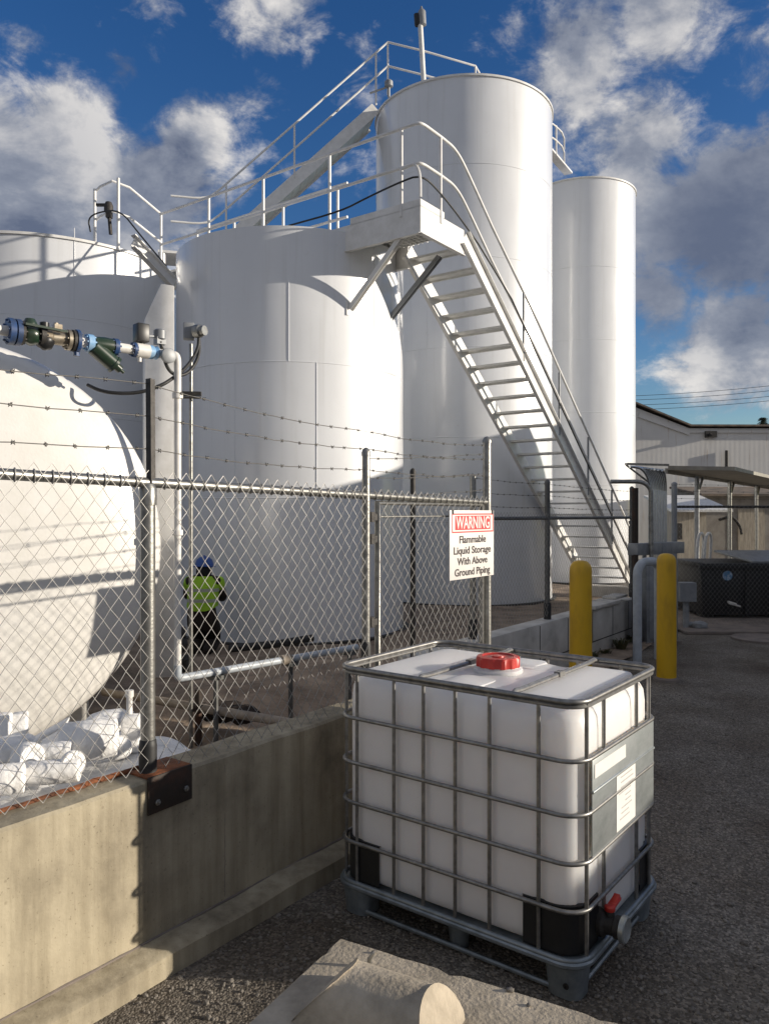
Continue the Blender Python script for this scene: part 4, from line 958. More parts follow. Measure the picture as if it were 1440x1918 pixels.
def resample(r, n, c=(LB/2, WB/2)):
    # sample by angle-like arc length
    per = [0]; m = len(r)
    for i in range(m): a = r[i]; b = r[(i+1) % m]; per.append(per[-1]+math.hypot(b[0]-a[0], b[1]-a[1]))
    out = []; j = 0
    for i in range(n):
        s = per[-1]*i/n
        while per[j+1] < s: j += 1
        f = (s-per[j])/max(1e-9, per[j+1]-per[j]); a = r[j]; b = r[(j+1) % m]; out.append((a[0]+(b[0]-a[0])*f, a[1]+(b[1]-a[1])*f))
    return out
for (z, inset), r in zip(lv, rings):
    for (x, y) in resample(r, nper):
        gx = 0
        if .2 < z < 1.115:            # shallow flutes behind the bars
            if y < m_in+.02 or y > WB-m_in-.02: gx = sum(math.exp(-((x-b)/.016)**2) for b in bars_u)
            elif x < m_in+.02 or x > LB-m_in-.02: gx = sum(math.exp(-((y-b)/.014)**2) for b in bars_v)
        d = V((LB/2-x, WB/2-y, 0)); sx = .009*gx
        if y < m_in+.02: y += sx
        elif y > WB-m_in-.02: y -= sx
        elif x < m_in+.02: x += sx
        elif x > LB-m_in-.02: x -= sx
        if z > 1.10: z_ = z+.004*math.sin(x*26)
        else: z_ = z
        mb.v.append(IB(x, y, z_))
for i in range(len(lv)-1):
    for k in range(nper): mb.f.append([i*nper+k, i*nper+(k+1) % nper, (i+1)*nper+(k+1) % nper, (i+1)*nper+k])
mb.f.append(list(range(nper))); mb.f.append([(len(lv)-1)*nper+k for k in range(nper)])
bot = mb.obj('bottle', 'hdpe', ib, ang=50)
# raised shoulders on the bottle top
for (x0, x1, y0, y1) in ((.07, .36, .08, .82), (.50, .70, .08, .30), (.50, .70, .62, .82), (.84, 1.13, .08, .82)):
    mb = MB(); rr = []
    for (z, i_) in ((zt_-.004, 0), (zt_+.007, .006), (zt_+.012, .03)):
        for (x, y) in rrect(x0+i_, x1-i_, y0+i_, y1-i_, .05, 6): mb.v.append(IB(x, y, z))
    n = 28
    for j in range(2):
        for k in range(n): mb.f.append([j*n+k, j*n+(k+1) % n, (j+1)*n+(k+1) % n, (j+1)*n+k])
    mb.f.append([2*n+k for k in range(n)]); mb.obj('shoulder', 'hdpe', bot)
# cap
mb = MB(); cc = IB(.60, .45, zt_); mb.lathe([(.115, 0), (.115, .022), (.10, .028), (.10, .032)], cc, UP, 40); mb.obj('neck', 'hdpe', ib)
mb = MB(); pr = []
nseg = 72; o = len(mb.v)
for (r, z, g) in ((.098, .030, 0), (.104, .032, 1), (.104, .070, 1), (.098, .078, .3), (.075, .080, 0), (.070, .074, 0), (.030, .074, 0), (.028, .080, 0), (0.001, .081, 0)):
    for k in range(nseg):
        a = 2*math.pi*k/nseg; rr = r-(.006*g if (k//3) % 2 else 0); mb.v.append(cc+V((math.cos(a)*rr, math.sin(a)*rr, z)))
for i in range(8):
    for k in range(nseg): mb.f.append([i*nseg+k, i*nseg+(k+1) % nseg, (i+1)*nseg+(k+1) % nseg, (i+1)*nseg+k])
mb.obj('cap', 'red_plastic', ib, ang=30)
# cage rings
def ring_pts(z, out=.0, r=.10, n=8): return [IB(x, y, z) for (x, y) in rrect(-out, LB+out, -out, WB+out, r, n)]
for z in (.935, .725, .538, .352):
    mb = MB(); mb.tube(ring_pts(z, .006), .0095, 10, closed=True); mb.obj('cage_ring', 'cage', ib)
mb = MB(); mb.tube(ring_pts(1.165, .004, .09), .0115, 10, closed=True); mb.tube(ring_pts(1.146, .002, .09), .009, 8, closed=True); mb.obj('top_rim', 'cage', ib)
mb = MB(); mb.tube(ring_pts(.165, .008), .012, 10, closed=True); mb.obj('base_ring', 'cage_blue', ib)
for b in bars_u:
    for q in (.0, WB):
        mb = MB(); mb.tube([IB(b, q, .165), IB(b, q, 1.155)], .0085, 8); mb.obj('cage_bar', 'cage', ib)
for b in bars_v:
    for p_ in (.0, LB):
        mb = MB(); mb.tube([IB(p_, b, .165), IB(p_, b, 1.155)], .0085, 8); mb.obj('cage_bar', 'cage', ib)
for xs_ in (781, 957):
    p_ = s_from_x(xs_); mb = MB(); zz = zt_+.028
    mb.tube([IB(p_, 0, 1.155), IB(p_, .035, zz+.004), IB(p_, .09, zz), IB(p_, .81, zz), IB(p_, .865, zz+.004), IB(p_, WB, 1.155)], .011, 8); mb.box(IB(p_, .46, zz+.003), (.03, .05, .022), uB); mb.obj('top_bar', 'cage', ib)
# black corner guards
def guard(corner):
    mb = MB(); per = rrect(m_in-.008, LB-m_in+.008, m_in-.008, WB-m_in+.008, .115, 10, .02); sel = [p_ for p_ in per if abs(p_[0]-corner[0]*LB) < .25 and abs(p_[1]-corner[1]*WB) < .22]
    # order along the outline
    cx, cy = LB/2, WB/2; a0 = math.atan2(corner[1]*WB-cy, corner[0]*LB-cx)
    sel.sort(key=lambda p_: (math.atan2(p_[1]-cy, p_[0]-cx)-a0+math.pi) % (2*math.pi))
    zz = (.172, .36); n = len(sel)
    for z in zz:
        for (x, y) in sel: mb.v.append(IB(x, y, z))
    for (x, y) in sel: mb.v.append(IB(x+(cx-x)*.03, y+(cy-y)*.03, zz[1]+.004))
    for j in range(2):
        for k in range(n-1): mb.f.append([j*n+k, j*n+k+1, (j+1)*n+k+1, (j+1)*n+k])
    mb.obj('corner_guard', 'black_plastic', ib, ang=60)
for cn in ((0,0), (1,0), (0,1), (1,1)): guard(cn)
# pallet
mb = MB()
for z, r_ in ((.150, .014),):
    pts = [IB(x, y, z) for (x, y) in rrect(-.012, LB+.012, -.012, WB+.012, .10, 8)]; mb.tube(pts, r_, 8, closed=True)
mb.prism([IB(x, y, .150) for (x, y) in rrect(.0, LB, .0, WB, .1, 8)], UP*.014)
mb.obj('pallet_deck', 'cage_blue', ib)
def foot(p_, q_, sx, sy):
    mb = MB(); lo = rrect(p_-sx/2+.012, p_+sx/2-.012, q_-sy/2+.012, q_+sy/2-.012, .05, 6); hi = rrect(p_-sx/2, p_+sx/2, q_-sy/2, q_+sy/2, .06, 6); n = len(lo)
    for z, rr in ((.004, lo), (.02, lo), (.135, hi), (.150, hi)):
        for (x, y) in rr: mb.v.append(IB(x, y, z))
    for j in range(3):
        for k in range(n): mb.f.append([j*n+k, j*n+(k+1) % n, (j+1)*n+(k+1) % n, (j+1)*n+k])
    mb.f.append(list(range(n))); mb.f.append([3*n+k for k in range(n)])
    return mb.obj('pallet_foot', 'cage_blue', ib)
for p_ in (.085, LB-.085):
    for q_ in (.085, WB-.085):
        ft = foot(p_, q_, .165, .165)
        if p_ < .5 and q_ < .5:
            mb = MB(); mb.lathe([(.012,0),(.012,.004),(.007,.004),(.007,.001),(0,.001)], IB(.05, -.012, .075), -vB, 14); mb.obj('foot_bolt', 'black_plastic', ft)
for p_ in (.6,):
    for q_ in (.10, WB-.10): foot(p_, q_, .11, .11)
for q_ in (.04, WB/2, WB-.04):
    mb = MB(); mb.tube([IB(.06, q_, .022), IB(LB-.06, q_, .022)], .011, 8); mb.obj('pallet_skid', 'cage_blue', ib)
for p_ in (.04, LB-.04):
    mb = MB(); mb.tube([IB(p_, .06, .024), IB(p_, WB-.06, .024)], .011, 8); mb.obj('pallet_skid', 'cage_blue', ib)
# placard on the valve face
mb = MB(); qa, qb = .10, .83
mb.hexa([IB(-.010, qa, .545), IB(-.010, qb, .545), IB(-.006, qb, .545), IB(-.006, qa, .545), IB(-.010, qa, .925), IB(-.010, qb, .925), IB(-.006, qb, .925), IB(-.006, qa, .925)])
mb.tube([IB(-.010, qa, .80), IB(-.010, qb, .80)], .007, 8); pl = mb.obj('placard', 'placard', ib, bevel=.001)
qc, qd = q_from_x(1149), q_from_x(1184)
mb = MB(); mb.hexa([IB(-.0125, qc, .56), IB(-.0125, qd, .56), IB(-.0105, qd, .56), IB(-.0105, qc, .56), IB(-.0125, qc, .80), IB(-.0125, qd, .80), IB(-.0105, qd, .80), IB(-.0105, qc, .80)]); lab = mb.obj('paper_label', 'paper', pl, smooth=False)
mb = MB(); random.seed(5)
for i in range(9):
    z = .775-i*.022
    if i in (4, 5): q0_, q1_ = qc+(qd-qc)*.45, qc+(qd-qc)*.75
    else: q0_, q1_ = qc+(qd-qc)*random.uniform(.1, .25), qc+(qd-qc)*random.uniform(.6, .9)
    mb.hexa([IB(-.0132, q0_, z), IB(-.0132, q1_, z), IB(-.0127, q1_, z), IB(-.0127, q0_, z), IB(-.0132, q0_, z+.006), IB(-.0132, q1_, z+.006), IB(-.0127, q1_, z+.006), IB(-.0127, q0_, z+.006)])
mb.obj('faded_print', 'print', pl, smooth=False)
mb = MB(); q0_, q1_ = qa+.02, qa+.36
mb.hexa([IB(-.0125, q0_, .85), IB(-.0125, q1_, .85), IB(-.0105, q1_, .85), IB(-.0105, q0_, .85), IB(-.0125, q0_, .905), IB(-.0125, q1_, .905), IB(-.0105, q1_, .905), IB(-.0105, q0_, .905)]); mb.obj('paper_label', 'paper', pl, smooth=False)
# outlet valve
qv = q_from_x(1128); vo = -uB; vc = IB(.0, qv, .235)
mb = MB(); mb.lathe([(.055, -.05), (.055, .01), (.04, .02), (.038, .05), (.045, .055), (.045, .075), (.036, .08)], vc, vo, 22); mb.tube([vc+vo*.03, vc+vo*.03+UP*.06], .018, 10); val = mb.obj('outlet_valve', 'dark_steel', ib)
mb = MB(); mb.lathe([(.03, .08), (.052, .08), (.052, .098), (.046, .102), (.03, .094), (0, .094)], vc, vo, 24); mb.obj('valve_cap', 'placard', val)
mb = MB(); hb = vc+vo*.03+UP*.065; mb.beam(hb-vB*.015, hb+vB*.085+UP*.012, .034, .012); mb.lathe([(.022,-.008),(.022,.010),(0,.012)], hb, UP, 14); mb.beam(hb+vB*.03, hb+vB*.085+UP*.02, .026, .02); mb.obj('valve_handle', 'red_plastic', val, bevel=.003)

# ------------------------------------------------------------------ foreground ecology block
bz = .61; K0 = V((-.138, 2.355, 0)); bu = V((.88, -.474, 0)).normalized(); bvv = V((-.474, -.88, 0)).normalized()
def EB(u, v, z): return K0+bu*u+bvv*v+UP*z
eb = thing('concrete_block', 'tan cast concrete block with a raised key in the foreground', 'concrete block', EB(.6, .3, 0))
mb = MB(); per = []
nu, nv = 40, 22; LU, LV = 1.5, .66
def edge_noise(s): 
    n_ = noise.noise(V((s*9, 2, 5)))*.5+noise.noise(V((s*31, 7, 1)))*.35
    return max(0, n_-.16)*.035
outline = [(u_/nu*LU, 0) for u_ in range(nu)]+[(LU, v_/nv*LV) for v_ in range(nv)]+[(LU-u_/nu*LU, LV) for u_ in range(nu)]+[(0, LV-v_/nv*LV) for v_ in range(nv)]
n = len(outline)
for (z, ins, ch) in ((0, 0, 0), (.3, 0, 0), (bz-.028, .0, .3), (bz-.012, .003, 1), (bz, .016, 1)):
    for i, (u_, v_) in enumerate(outline):
        e = edge_noise(i*.05)*ch; cu, cv = LU/2, LV/2
        iu = (ins+e)*(1 if u_ < 1e-6 else -1 if u_ > LU-1e-6 else 0); iv = (ins+e)*(1 if v_ < 1e-6 else -1 if v_ > LV-1e-6 else 0)
        mb.v.append(EB(u_+iu, v_+iv, z-(e*.35 if ch == 1 else 0)))
for j in range(4):
    for k in range(n): mb.f.append([j*n+k, j*n+(k+1) % n, (j+1)*n+(k+1) % n, (j+1)*n+k])
mb.f.append([4*n+k for k in range(n)]); mb.obj('block', 'block', eb, ang=35)
# raised key: half round ridge with sloped ends
mb = MB(); na, nl = 20, 8
for j in range(nl+1):
    for i in range(na+1):
        th = math.pi*i/na; sn = math.sin(th)
        ua, ub = .10+.116*sn, .49-.055*sn; u_ = ua+(ub-ua)*j/nl
        mb.v.append(EB(u_, .29-.108*math.cos(th), bz-.004+.119*sn**.9+.0015*noise.noise(V((u_*20, th*4, 2)))))
for j in range(nl):
    for i in range(na): mb.f.append([j*(na+1)+i, j*(na+1)+i+1, (j+1)*(na+1)+i+1, (j+1)*(na+1)+i])
mb.f.append(list(range(na+1))); mb.f.append([nl*(na+1)+i for i in range(na, -1, -1)])
mb.obj('raised_key', 'block', eb, bevel=.006, ang=50)
mb = MB(); p = P(692, 1796, 2.19); pb_ = V((p.x, p.y, bz)); mb.tube([pb_-UP*.01, pb_+UP*.022, pb_+UP*.04+V((.012,0,0))], [.008, .007, .004], 8); mb.obj('steel_stub', 'galv', eb)
for (x, y, d, lb) in ((955, 1857, 2.08, 'largest dark stone chip on the tan concrete block'), (990, 1885, 2.0, 'small stone chip near the frame edge on the tan concrete block'), (700, 1786, 2.22, 'small stone chip beside the steel stub on the tan concrete block')):
    k = (x-CX)/F; dd = (H-bz)*F/(y-CY); mb = MB(); mb.blob(V((k*dd, dd, bz+.003)), (.011,.008,.006) if x == 955 else (.007,.006,.004), .4, 8, 6)
    tag(mb.obj('stone_chip', 'stones', loc=V((k*dd, dd, bz))), lb, 'stone chip', 'stone chips on the concrete block')
M['weed'] = pm('dry_weed_leaves', (.05,.07,.025), (.14,.11,.05), 20, .8)
def weed(c, n_, hh, lb):
    mb = MB(); c = V(c)
    for i in range(n_):
        a = random.uniform(0, 6.28); r0 = random.uniform(0, .06); L_ = hh*random.uniform(.5, 1.1); d = V((math.cos(a), math.sin(a), 0)); b = c+d*r0; s_ = d.cross(UP)*random.uniform(.006, .012)
        p1 = b+d*L_*.35+UP*L_*.7; p2 = b+d*L_*.8+UP*L_*.75
        mb.add([b-s_, b+s_, p1+s_, p1-s_, p2], [(0,1,2,3), (3,2,4)])
    tag(mb.obj('weed', 'weed', loc=c, smooth=False), lb, 'weed', 'weeds along the white block wall')
random.seed(21)
for t, o_, n_, h_, lb in ((-.15, -.10, 60, .16, 'dry weed clump at the end corner of the white block wall'), (-.75, -.12, 70, .20, 'tallest weed clump at the foot of the white block wall'), (-1.3, -.10, 45, .12, 'low weed clump at the wall foot just right of the near bollard'), (-1.9, -.14, 60, .18, 'weed clump hidden partly behind the near yellow bollard')):
    weed(W2(t, 0, o_), n_, h_, lb)
# ------------------------------------------------------------------ bollards
def bollard(): 
    t = thing('bollard', '', 'bollard', (0,0,0), 'yellow bollards')
    mb = MB(); r = .107; hh = 1.435
    mb.lathe([(r, 0), (r+.002, .3), (r, .7), (r-.002, hh-.115), (r*.97, hh-.075), (r*.86, hh-.04), (r*.62, hh-.013), (r*.3, hh-.002), (0, hh)], (0,0,0), UP, 40)
    mb.obj('sleeve', 'yellow', t, ang=60)
    mb = MB(); mb.lathe([(r+.001, 0), (r+.035, 0), (r+.03, .025), (r+.001, .04)], (0,0,0), UP, 30); mb.obj('footing', 'pad', t)
    return t
def copy_thing(o):
    c_ = o.copy(); C.objects.link(c_)
    for ch in o.children:
        d_ = ch.copy(); C.objects.link(d_); d_.parent = c_
        for g_ in ch.children:
            e_ = g_.copy(); C.objects.link(e_); e_.parent = d_
    return c_
b1 = bollard(); b2 = copy_thing(b1)
b1.location = (1.89, 7.45, 0); b1['label'] = 'yellow domed bollard nearer the stair, rising behind the caged container'
b2.location = (3.18, 8.72, 0); b2['label'] = 'yellow domed bollard standing on open gravel beside the bent pale pipe'; b2.rotation_euler = (0, 0, 1.3)

# ------------------------------------------------------------------ conduit rack, cabinet and bent pipe behind the right bollard
bp = thing('bent_pipe', 'pale painted bent pipe guard left of the right yellow bollard', 'pipe guard', P(1193, 1240, 9.8))
p0 = P(1193, 1240, 9.8); p0.z = 0; zt2 = z_at(1054, 9.8); q = V((1.0, .55, 0)).normalized()
mb = MB(); mb.tube([p0, p0+UP*(zt2-.16)]+arc(p0+UP*(zt2-.16)+q*.16, -q*.16, UP*.16, 8)+[p0+UP*zt2+q*.26]+arc(p0+UP*(zt2-.12)+q*.26, UP*.12, q*.12, 6)+[p0+q*.38], .056, 16); mb.obj('pipe', 'pipe_blue', bp)
cb = thing('electrical_cabinet', 'grey electrical cabinet standing behind the bent pale pipe', 'cabinet', P(1225, 1200, 11.0))
p = P(1226, 1200, 11.2); p.z = 0
mb = MB(); mb.box(p+UP*.62, (.52, .35, 1.16), V((1,.3,0))); mb.obj('body', 'grey_steel', cb, bevel=.01)
mb = MB(); ex = V((1,.3,0)).normalized(); ey = UP.cross(ex); mb.box(p+UP*.62-ey*.182+ex*-.12, (.22, .012, 1.05), ex); mb.box(p+UP*.62-ey*.182+ex*.12, (.22, .012, 1.05), ex); dr = mb.obj('door', 'grey_steel', cb, bevel=.003)
mb = MB(); mb.box(p+UP*.65-ey*.195+ex*-.02, (.015, .02, .12), ex); mb.obj('handle', 'dark_steel', cb)
mb = MB(); mb.box(p+UP*.02, (.6, .42, .05), ex); mb.obj('plinth', 'pad', cb)
wy = thing('cable_trunking', 'grey steel cable trunking box carrying the bent conduits above the cabinet', 'trunking', P(1228, 1030, 11.3))
a, b = P(1184, 1030, 10.9), P(1272, 1026, 11.8); mid = a.lerp(b, .5)
mb = MB(); mb.beam(a, mid-(b-a)*.004, .16, .17); mb.obj('box', 'grey_steel', wy, bevel=.008)
mb = MB(); mb.beam(mid+(b-a)*.004, b, .16, .17); mb.obj('box', 'grey_steel', wy, bevel=.008)
for x_ in (1206, 1262): p = P(x_, 1040, 11.3); mb = MB(); mb.tube([V((p.x, p.y, 0)), V((p.x, p.y, p.z))], .03, 8); mb.obj('leg', 'grey_steel', wy)
GC = 'shiny conduits bending off the trunking'
ck = thing('conduit_bank', 'bank of shiny bent steel conduits rising from the grey trunking', 'conduits', P(1228, 1018, 11.3))
for i in range(11):
    f = i/10; bx = P(1216+30*f, 1018, 11.15+.45*f); tz = z_at(878+4*f, 11.3)
    out = V((-.80+.55*f, -.5, 0)).normalized(); ru = .30
    mb = MB(); mb.tube([bx, V((bx.x, bx.y, tz-ru))]+arc(V((bx.x, bx.y, tz-ru))+out*ru, -out*ru, UP*ru, 8)+[V((bx.x, bx.y, tz))+out*(ru+.12)], .019, 10); mb.obj('conduit', 'cloudy_metal', ck)
mb = MB(); mb.beam(P(1172, 870, 11.0), P(1250, 872, 11.5), .05, .03); mb.beam(P(1172, 872, 11.0), P(1215, 905, 11.2), .02, .02); mb.obj('strut_rail', 'galv', ck)
# hand rail loop beside the stair foot
mb = MB(); d_ = 11.0; pts = [P(1143, 903, d_), P(1190, 903, d_)]+arc(P(1192, 925, d_), UP*((925-903)/F*d_), V((1,0,0))*.2, 6)+[P(1219, 1018, d_), V((P(1219, 0, d_).x, d_, 0))]
mb.tube(pts, .03, 10); tag(mb.obj('bent_rail', 'galv', loc=V((P(1219, 0, d_).x, d_, 0))), 'bent steel rail post between the stair rail and the conduits', 'rail')
mb = MB(); p = P(1190, 1200, 10.6); mb.tube([V((p.x, p.y, 0)), V((p.x, p.y, z_at(1040, 10.6)))], .034, 10)
mb.tube([V((p.x+.12, p.y+.4, 0)), V((p.x+.12, p.y+.4, z_at(915, 11)))], .045, 8)
tag(mb.obj('steel_post', 'bracket', loc=(p.x, p.y, 0)), 'brown steel posts at the end of the white block wall', 'post')

# ------------------------------------------------------------------ far yard: canopy, sheds, dumpster, building
cp = thing('canopy', 'low olive sheet canopy on slim posts running toward the corrugated building', 'canopy', (8.5, 19.5, 0))
def CPt(u, z, off=0.0): return V((5.5+.69*u, 15+u, z))+V((.823, -.568, 0))*off
mb = MB(); n = 14
mb.hexa([CPt(0, 2.72, 0), CPt(11, 2.72, 0), CPt(11, 2.68, 1.2), CPt(0, 2.67, 1.2), CPt(0, 2.80, 0), CPt(11, 2.80, 0), CPt(11, 2.75, 1.2), CPt(0, 2.74, 1.2)]); mb.obj('roof_sheet', 'olive', cp)
mb = MB(); mb.beam(CPt(0, 2.70, -.03), CPt(11, 2.70, -.03), .05, .10); mb.obj('edge_beam', 'olive', cp)
for u in (1.78, 4.7, 7.94, 10.4):
    mb = MB(); mb.tube([CPt(u, 0, .05), CPt(u, 2.68, .05)], .05, 8); mb.tube([CPt(u, 2.25, .05), CPt(u+.45, 2.66, .05)], .03, 8); mb.obj('post', 'galv' if u > 3 else 'grey_steel', cp)
sh = thing('shed', 'small weathered tan board shed with a pale roof under the canopy', 'shed', (9.4, 24.6, 0))
x0, x1, d_ = P(1258, 0, 24).x, P(1322, 0, 24).x, 24.0
mb = MB(); mb.hexa([V((x0,d_,0)), V((x1,d_,0)), V((x1,d_+2,0)), V((x0,d_+2,0)), V((x0,d_,1.95)), V((x1,d_,1.95)), V((x1,d_+2,2.4)), V((x0,d_+2,2.4))]); mb.obj('wall', 'tan_wood', sh, smooth=False)
mb = MB(); mb.hexa([V((x0-.15,d_-.3,1.90)), V((x1+.7,d_-.3,1.90)), V((x1+.7,d_+2.2,2.40)), V((x0-.15,d_+2.2,2.40)), V((x0-.15,d_-.3,1.97)), V((x1+.7,d_-.3,1.97)), V((x1+.7,d_+2.2,2.47)), V((x0-.15,d_+2.2,2.47))]); mb.obj('roof', 'steelwhite', sh)
mb = MB(); mb.box(V((x0+.2, d_-.006, 1.3)), (.22, .02, .5)); mb.obj('window', 'dark_steel', sh)
a_ = P(1318,0,26.5).x
mb = MB(); mb.hexa([V((a_,26.5,0)), V((16.5,26.5,0)), V((16.5,29,0)), V((a_,29,0)), V((a_,26.5,2.45)), V((16.5,26.5,2.45)), V((16.5,29,2.7)), V((a_,29,2.7))])
s2 = thing('shed', 'long grey brown lean-to behind the canopy posts and dumpster', 'shed', (13, 27.5, 0)); mb.obj('wall', 'side_brick', s2, smooth=False)
mb = MB(); mb.hexa([V((a_-.2,26.2,2.44)), V((16.7,26.2,2.44)), V((16.7,29.2,2.78)), V((a_-.2,29.2,2.78)), V((a_-.2,26.2,2.52)), V((16.7,26.2,2.52)), V((16.7,29.2,2.86)), V((a_-.2,29.2,2.86))]); mb.obj('roof', 'roof_dark', s2)
mb = MB(); mb.tube(smooth_path([P(1345, 975, 26.4), P(1370, 968, 26.3), P(1385, 985, 26.3), P(1388, 1002, 26.3)], 2), .045, 6); mb.obj('wall_lamp', 'dark_steel', s2)
mb = MB(); mb.box(V((P(1408,0,26.4).x, 26.48, 1.0)), (.9, .05, 2.0)); mb.obj('door', 'tan_wood', s2)
# hoop ladder
hp = thing('hoop_rail', 'white hooped ladder rail standing behind the black dumpster', 'rail', P(1316, 1060, 15.2))
for x_ in (1310, 1324):
    mb = MB(); d_ = 15.2; pts = smooth_path([V((P(x_-6,0,d_).x, d_, 0)), P(x_-6, 1020, d_), P(x_, 998, d_), P(x_+8, 1003, d_+.2), V((P(x_+16,0,d_).x, d_+.3, .9))], 2); mb.tube(pts, .03, 8); mb.obj('hoop', 'steelwhite', hp)
# dumpster
dm = thing('dumpster', 'black steel dumpster with a round blue sticker behind the distant fence', 'dumpster', (6.7, 14.1, 0))
x0, x1, d0, d1 = P(1312, 0, 13.4).x, 8.6, 13.4, 15.0; zz = 1.0
mb = MB(); mb.hexa([V((x0+.05,d0+.06,.1)), V((x1,d0+.06,.1)), V((x1,d1,.1)), V((x0+.05,d1,.1)), V((x0,d0,zz-.06)), V((x1,d0,zz-.06)), V((x1,d1,zz)), V((x0,d1,zz))]); mb.obj('bin', 'dumpster', dm, bevel=.02)
mb = MB(); mb.box(V(((x0+x1)/2, d0+.0, zz-.04)), (x1-x0+.08, .10, .10)); mb.box(V((x0, (d0+d1)/2, zz-.02)), (.09, d1-d0, .08)); mb.obj('rim', 'dumpster', dm, bevel=.008)
mb = MB(); mb.hexa([V((x0+.9,d0+.02,zz+.01)), V((x1,d0+.02,zz+.01)), V((x1,d1,zz+.12)), V((x0+.9,d1,zz+.12)), V((x0+.9,d0+.02,zz+.05)), V((x1,d0+.02,zz+.05)), V((x1,d1,zz+.16)), V((x0+.9,d1,zz+.16))]); mb.obj('lid', 'grey_steel', dm, bevel=.01)
mb = MB(); pc = P(1361, 1079, d0+.018); mb.lathe([(0,0),(.085,0),(.085,.006),(0,.006)], V((pc.x, pc.y-.01, pc.z)), V((0,-1,0)), 24); mb.obj('sticker', 'sticker', dm)
for x_ in (x0+.8, x0+2.0): mb = MB(); mb.box(V((x_, d0+.015, .5)), (.07, .06, .8)); mb.obj('rib', 'dumpster', dm)
for x_ in (x0+.2, x1-.2): mb = MB(); mb.box(V((x_, d0+.3, .05)), (.2, .2, .1)); mb.obj('foot', 'dark_steel', dm)
mb = MB(); mb.tube([P(1362, 1128, 13.36), P(1378, 1133, 13.36)], .02, 6); mb.tube([P(1364, 1131, 13.36), P(1386, 1137, 13.36)], .015, 6); mb.obj('pocket_bracket', 'pipe_white', dm)
# concrete pad and slab
mb = MB(); mb.hexa([V((4.65,11.95,0)), V((9,11.95,0)), V((9,16,0)), V((5.0,16,0)), V((4.65,11.95,.05)), V((9,11.95,.05)), V((9,16,.05)), V((5.0,16,.05))]); struct(mb.obj('concrete_pad', 'pad', loc=(6,13,0), bevel=.01))
mb = MB(); p = P(1425, 1197, 11.5); mb.lathe([(.42,0),(.42,.03),(.40,.035),(.37,.035),(.365,.03),(0,.03)], V((p.x, p.y, .0)), UP, 36); tag(mb.obj('manhole_cover', 'pad', loc=(p.x, p.y, 0)), 'round pale manhole cover on the gravel in front of the dumpster', 'manhole cover')
# valve post by the pad
mb = MB(); p = P(1284, 1130, 12.4); p.z = 0; mb.tube([p, p+UP*.55], .05, 10); mb.box(p+UP*.62, (.26, .2, .3)); mb.tube([p+UP*.1, p+V((.25,0,.1))], .04, 8); mb.blob(p+V((.2,-.05,.08)), (.12,.1,.08), .2)
tag(mb.obj('hydrant_stand', 'grey_steel', loc=p), 'grey valve stand at the left end of the concrete pad', 'valve stand')
# corrugated building
bd = thing('warehouse', 'large pale corrugated metal building with a dark roof edge at the right', 'building', (14, 32, 0))
D = 31.0
def BP(x, y): return P(x, y, D)
poly = [V((BP(1090, 0).x, D, 0)), V((24, D, 0)), V((24, D, z_at(804, D))), BP(1290, 803), BP(1200, 768), BP(1090, 722)]
mb = MB(); mb.prism(poly, V((4, 14, 0))); mb.obj('wall', 'siding', bd, smooth=False)
mb = MB()
for a, b in ((BP(1080, 712), BP(1290, 798)), (BP(1290, 798), V((24.3, D, z_at(799, D))))):
    mb.hexa([a+V((0,-.25,-.05)), b+V((0,-.25,-.05)), b+V((4,14,-.05)), a+V((4,14,-.05)), a+V((0,-.25,.02)), b+V((0,-.25,.02)), b+V((4,14,.02)), a+V((4,14,.02))])
mb.obj('roof', 'roof_dark', bd, smooth=False)
mb = MB(); mb.beam(BP(1195, 778)-V((0,.05,0)), BP(1290, 812)-V((0,.05,0)), .06, .2); mb.beam(BP(1290, 809)-V((0,.05,0)), V((24, D-.05, z_at(809, D))), .05, .12); mb.obj('fascia_board', 'siding', bd, smooth=False)
mb = MB(); mb.tube([BP(1358, 845)-V((0,.1,0)), BP(1358, 890)-V((0,.1,0))], .06, 8); mb.obj('vent_pipe', 'dark_steel', bd)
mb = MB(); mb.box(BP(1328, 815)-V((0,.12,0)), (.45, .12, .25)); mb.tube([BP(1328, 815)-V((0,.1,0)), BP(1322, 818)-V((0,.4,0))], .06, 6); mb.obj('flood_lamp', 'dark_steel', bd)
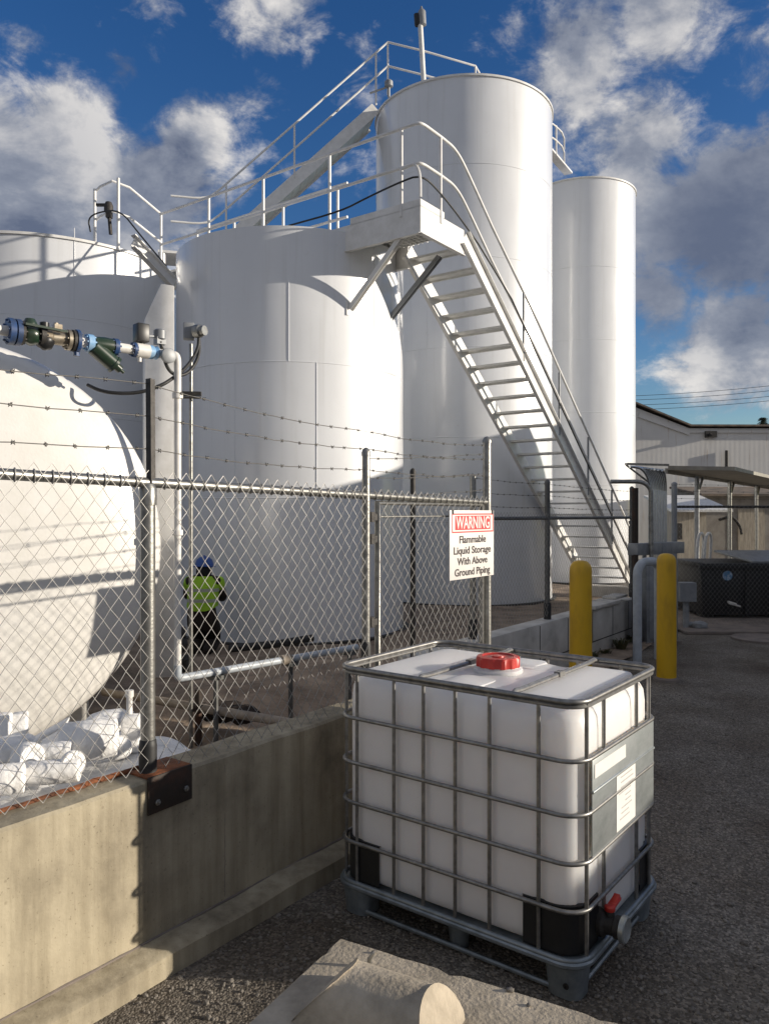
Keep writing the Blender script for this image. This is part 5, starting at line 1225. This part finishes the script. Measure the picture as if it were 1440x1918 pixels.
# far conifer
tr = thing('conifer', 'tip of a dark conifer showing above the corrugated building roof', 'tree', (27.6, 56, 0))
tx = V((P(1428, 0, 56).x, 56, 0)); th = z_at(782, 56)
mb = MB(); mb.tube([tx, tx+UP*(th-.2)], [.22, .03], 8); mb.obj('trunk', 'bark', tr)
mb = MB(); random.seed(11)
for i in range(1500):
    f = random.random()**.7; z = th*(.2+.8*f); rmax = (1-f)*1.6+.12; a = random.uniform(0, 6.28); r = rmax*random.random()**.5
    p = tx+V((math.cos(a)*r, math.sin(a)*r, z-.25*r)); d = V((math.cos(a), math.sin(a), -.4)).normalized(); s = d.cross(UP).normalized(); l = .28
    mb.add([p-s*.06, p+s*.06, p+d*l+s*.03, p+d*l-s*.03], [(0,1,2,3)])
mb.obj('crown', 'needle', tr, smooth=False)
# power lines
for i, (y0, y1, nm) in enumerate(((737, 712, 'highest'), (744, 722, 'second highest'), (753, 733, 'third highest'), (762, 741, 'lowest'))):
    mb = MB(); mb.tube(sag(P(1060, y0+8, 62), P(1560, y1-3, 58), .35, 14), .018, 5)
    tag(mb.obj('power_line', 'dark_steel', loc=P(1300, 740, 60)), f'{nm} thin power line crossing the clouds above the corrugated building', 'power line', 'power lines')

# ------------------------------------------------------------------ unseen building off to the right, heights stepped to throw the low shade
oc = thing('shade_building', 'unseen building off to the right, shaped in steps to throw the low shade', 'building', (11, 6, 0))
mb = MB(); mb.hexa([V((9.2,-5,0)), V((15,-5,0)), V((15,2.1,0)), V((9.2,2.1,0)), V((9.2,-5,2.16)), V((15,-5,2.16)), V((15,2.1,2.16)), V((9.2,2.1,2.16))]); mb.obj('wall', 'siding', oc, smooth=False)
mb = MB(); mb.hexa([V((9.23,2.12,0)), V((15,2.12,0)), V((15,5.2,0)), V((9.23,5.2,0)), V((9.23,2.12,2.36)), V((15,2.12,2.36)), V((15,5.2,2.36)), V((9.23,5.2,2.36))]); mb.obj('middle_wall', 'siding', oc, smooth=False)  # height step added to shade the lower part of the container
mb = MB(); mb.hexa([V((9.4,5.3,0)), V((16,5.3,0)), V((16,15.1,0)), V((9.4,15.1,0)), V((9.4,5.3,4.0)), V((16,5.3,4.0)), V((16,15.1,5.1)), V((9.4,15.1,5.1))]); mb.obj('tall_wall', 'siding', oc, smooth=False)
mb = MB(); mb.box(V((9.19, 9.5, 1.3)), (.06, 2.4, 2.5)); mb.box(V((9.17, -1, 1.0)), (.06, 1.0, 2.0)); mb.obj('door', 'grey_steel', oc)

for o in list(bpy.data.objects):
    if '_w' in o: del o['_w']
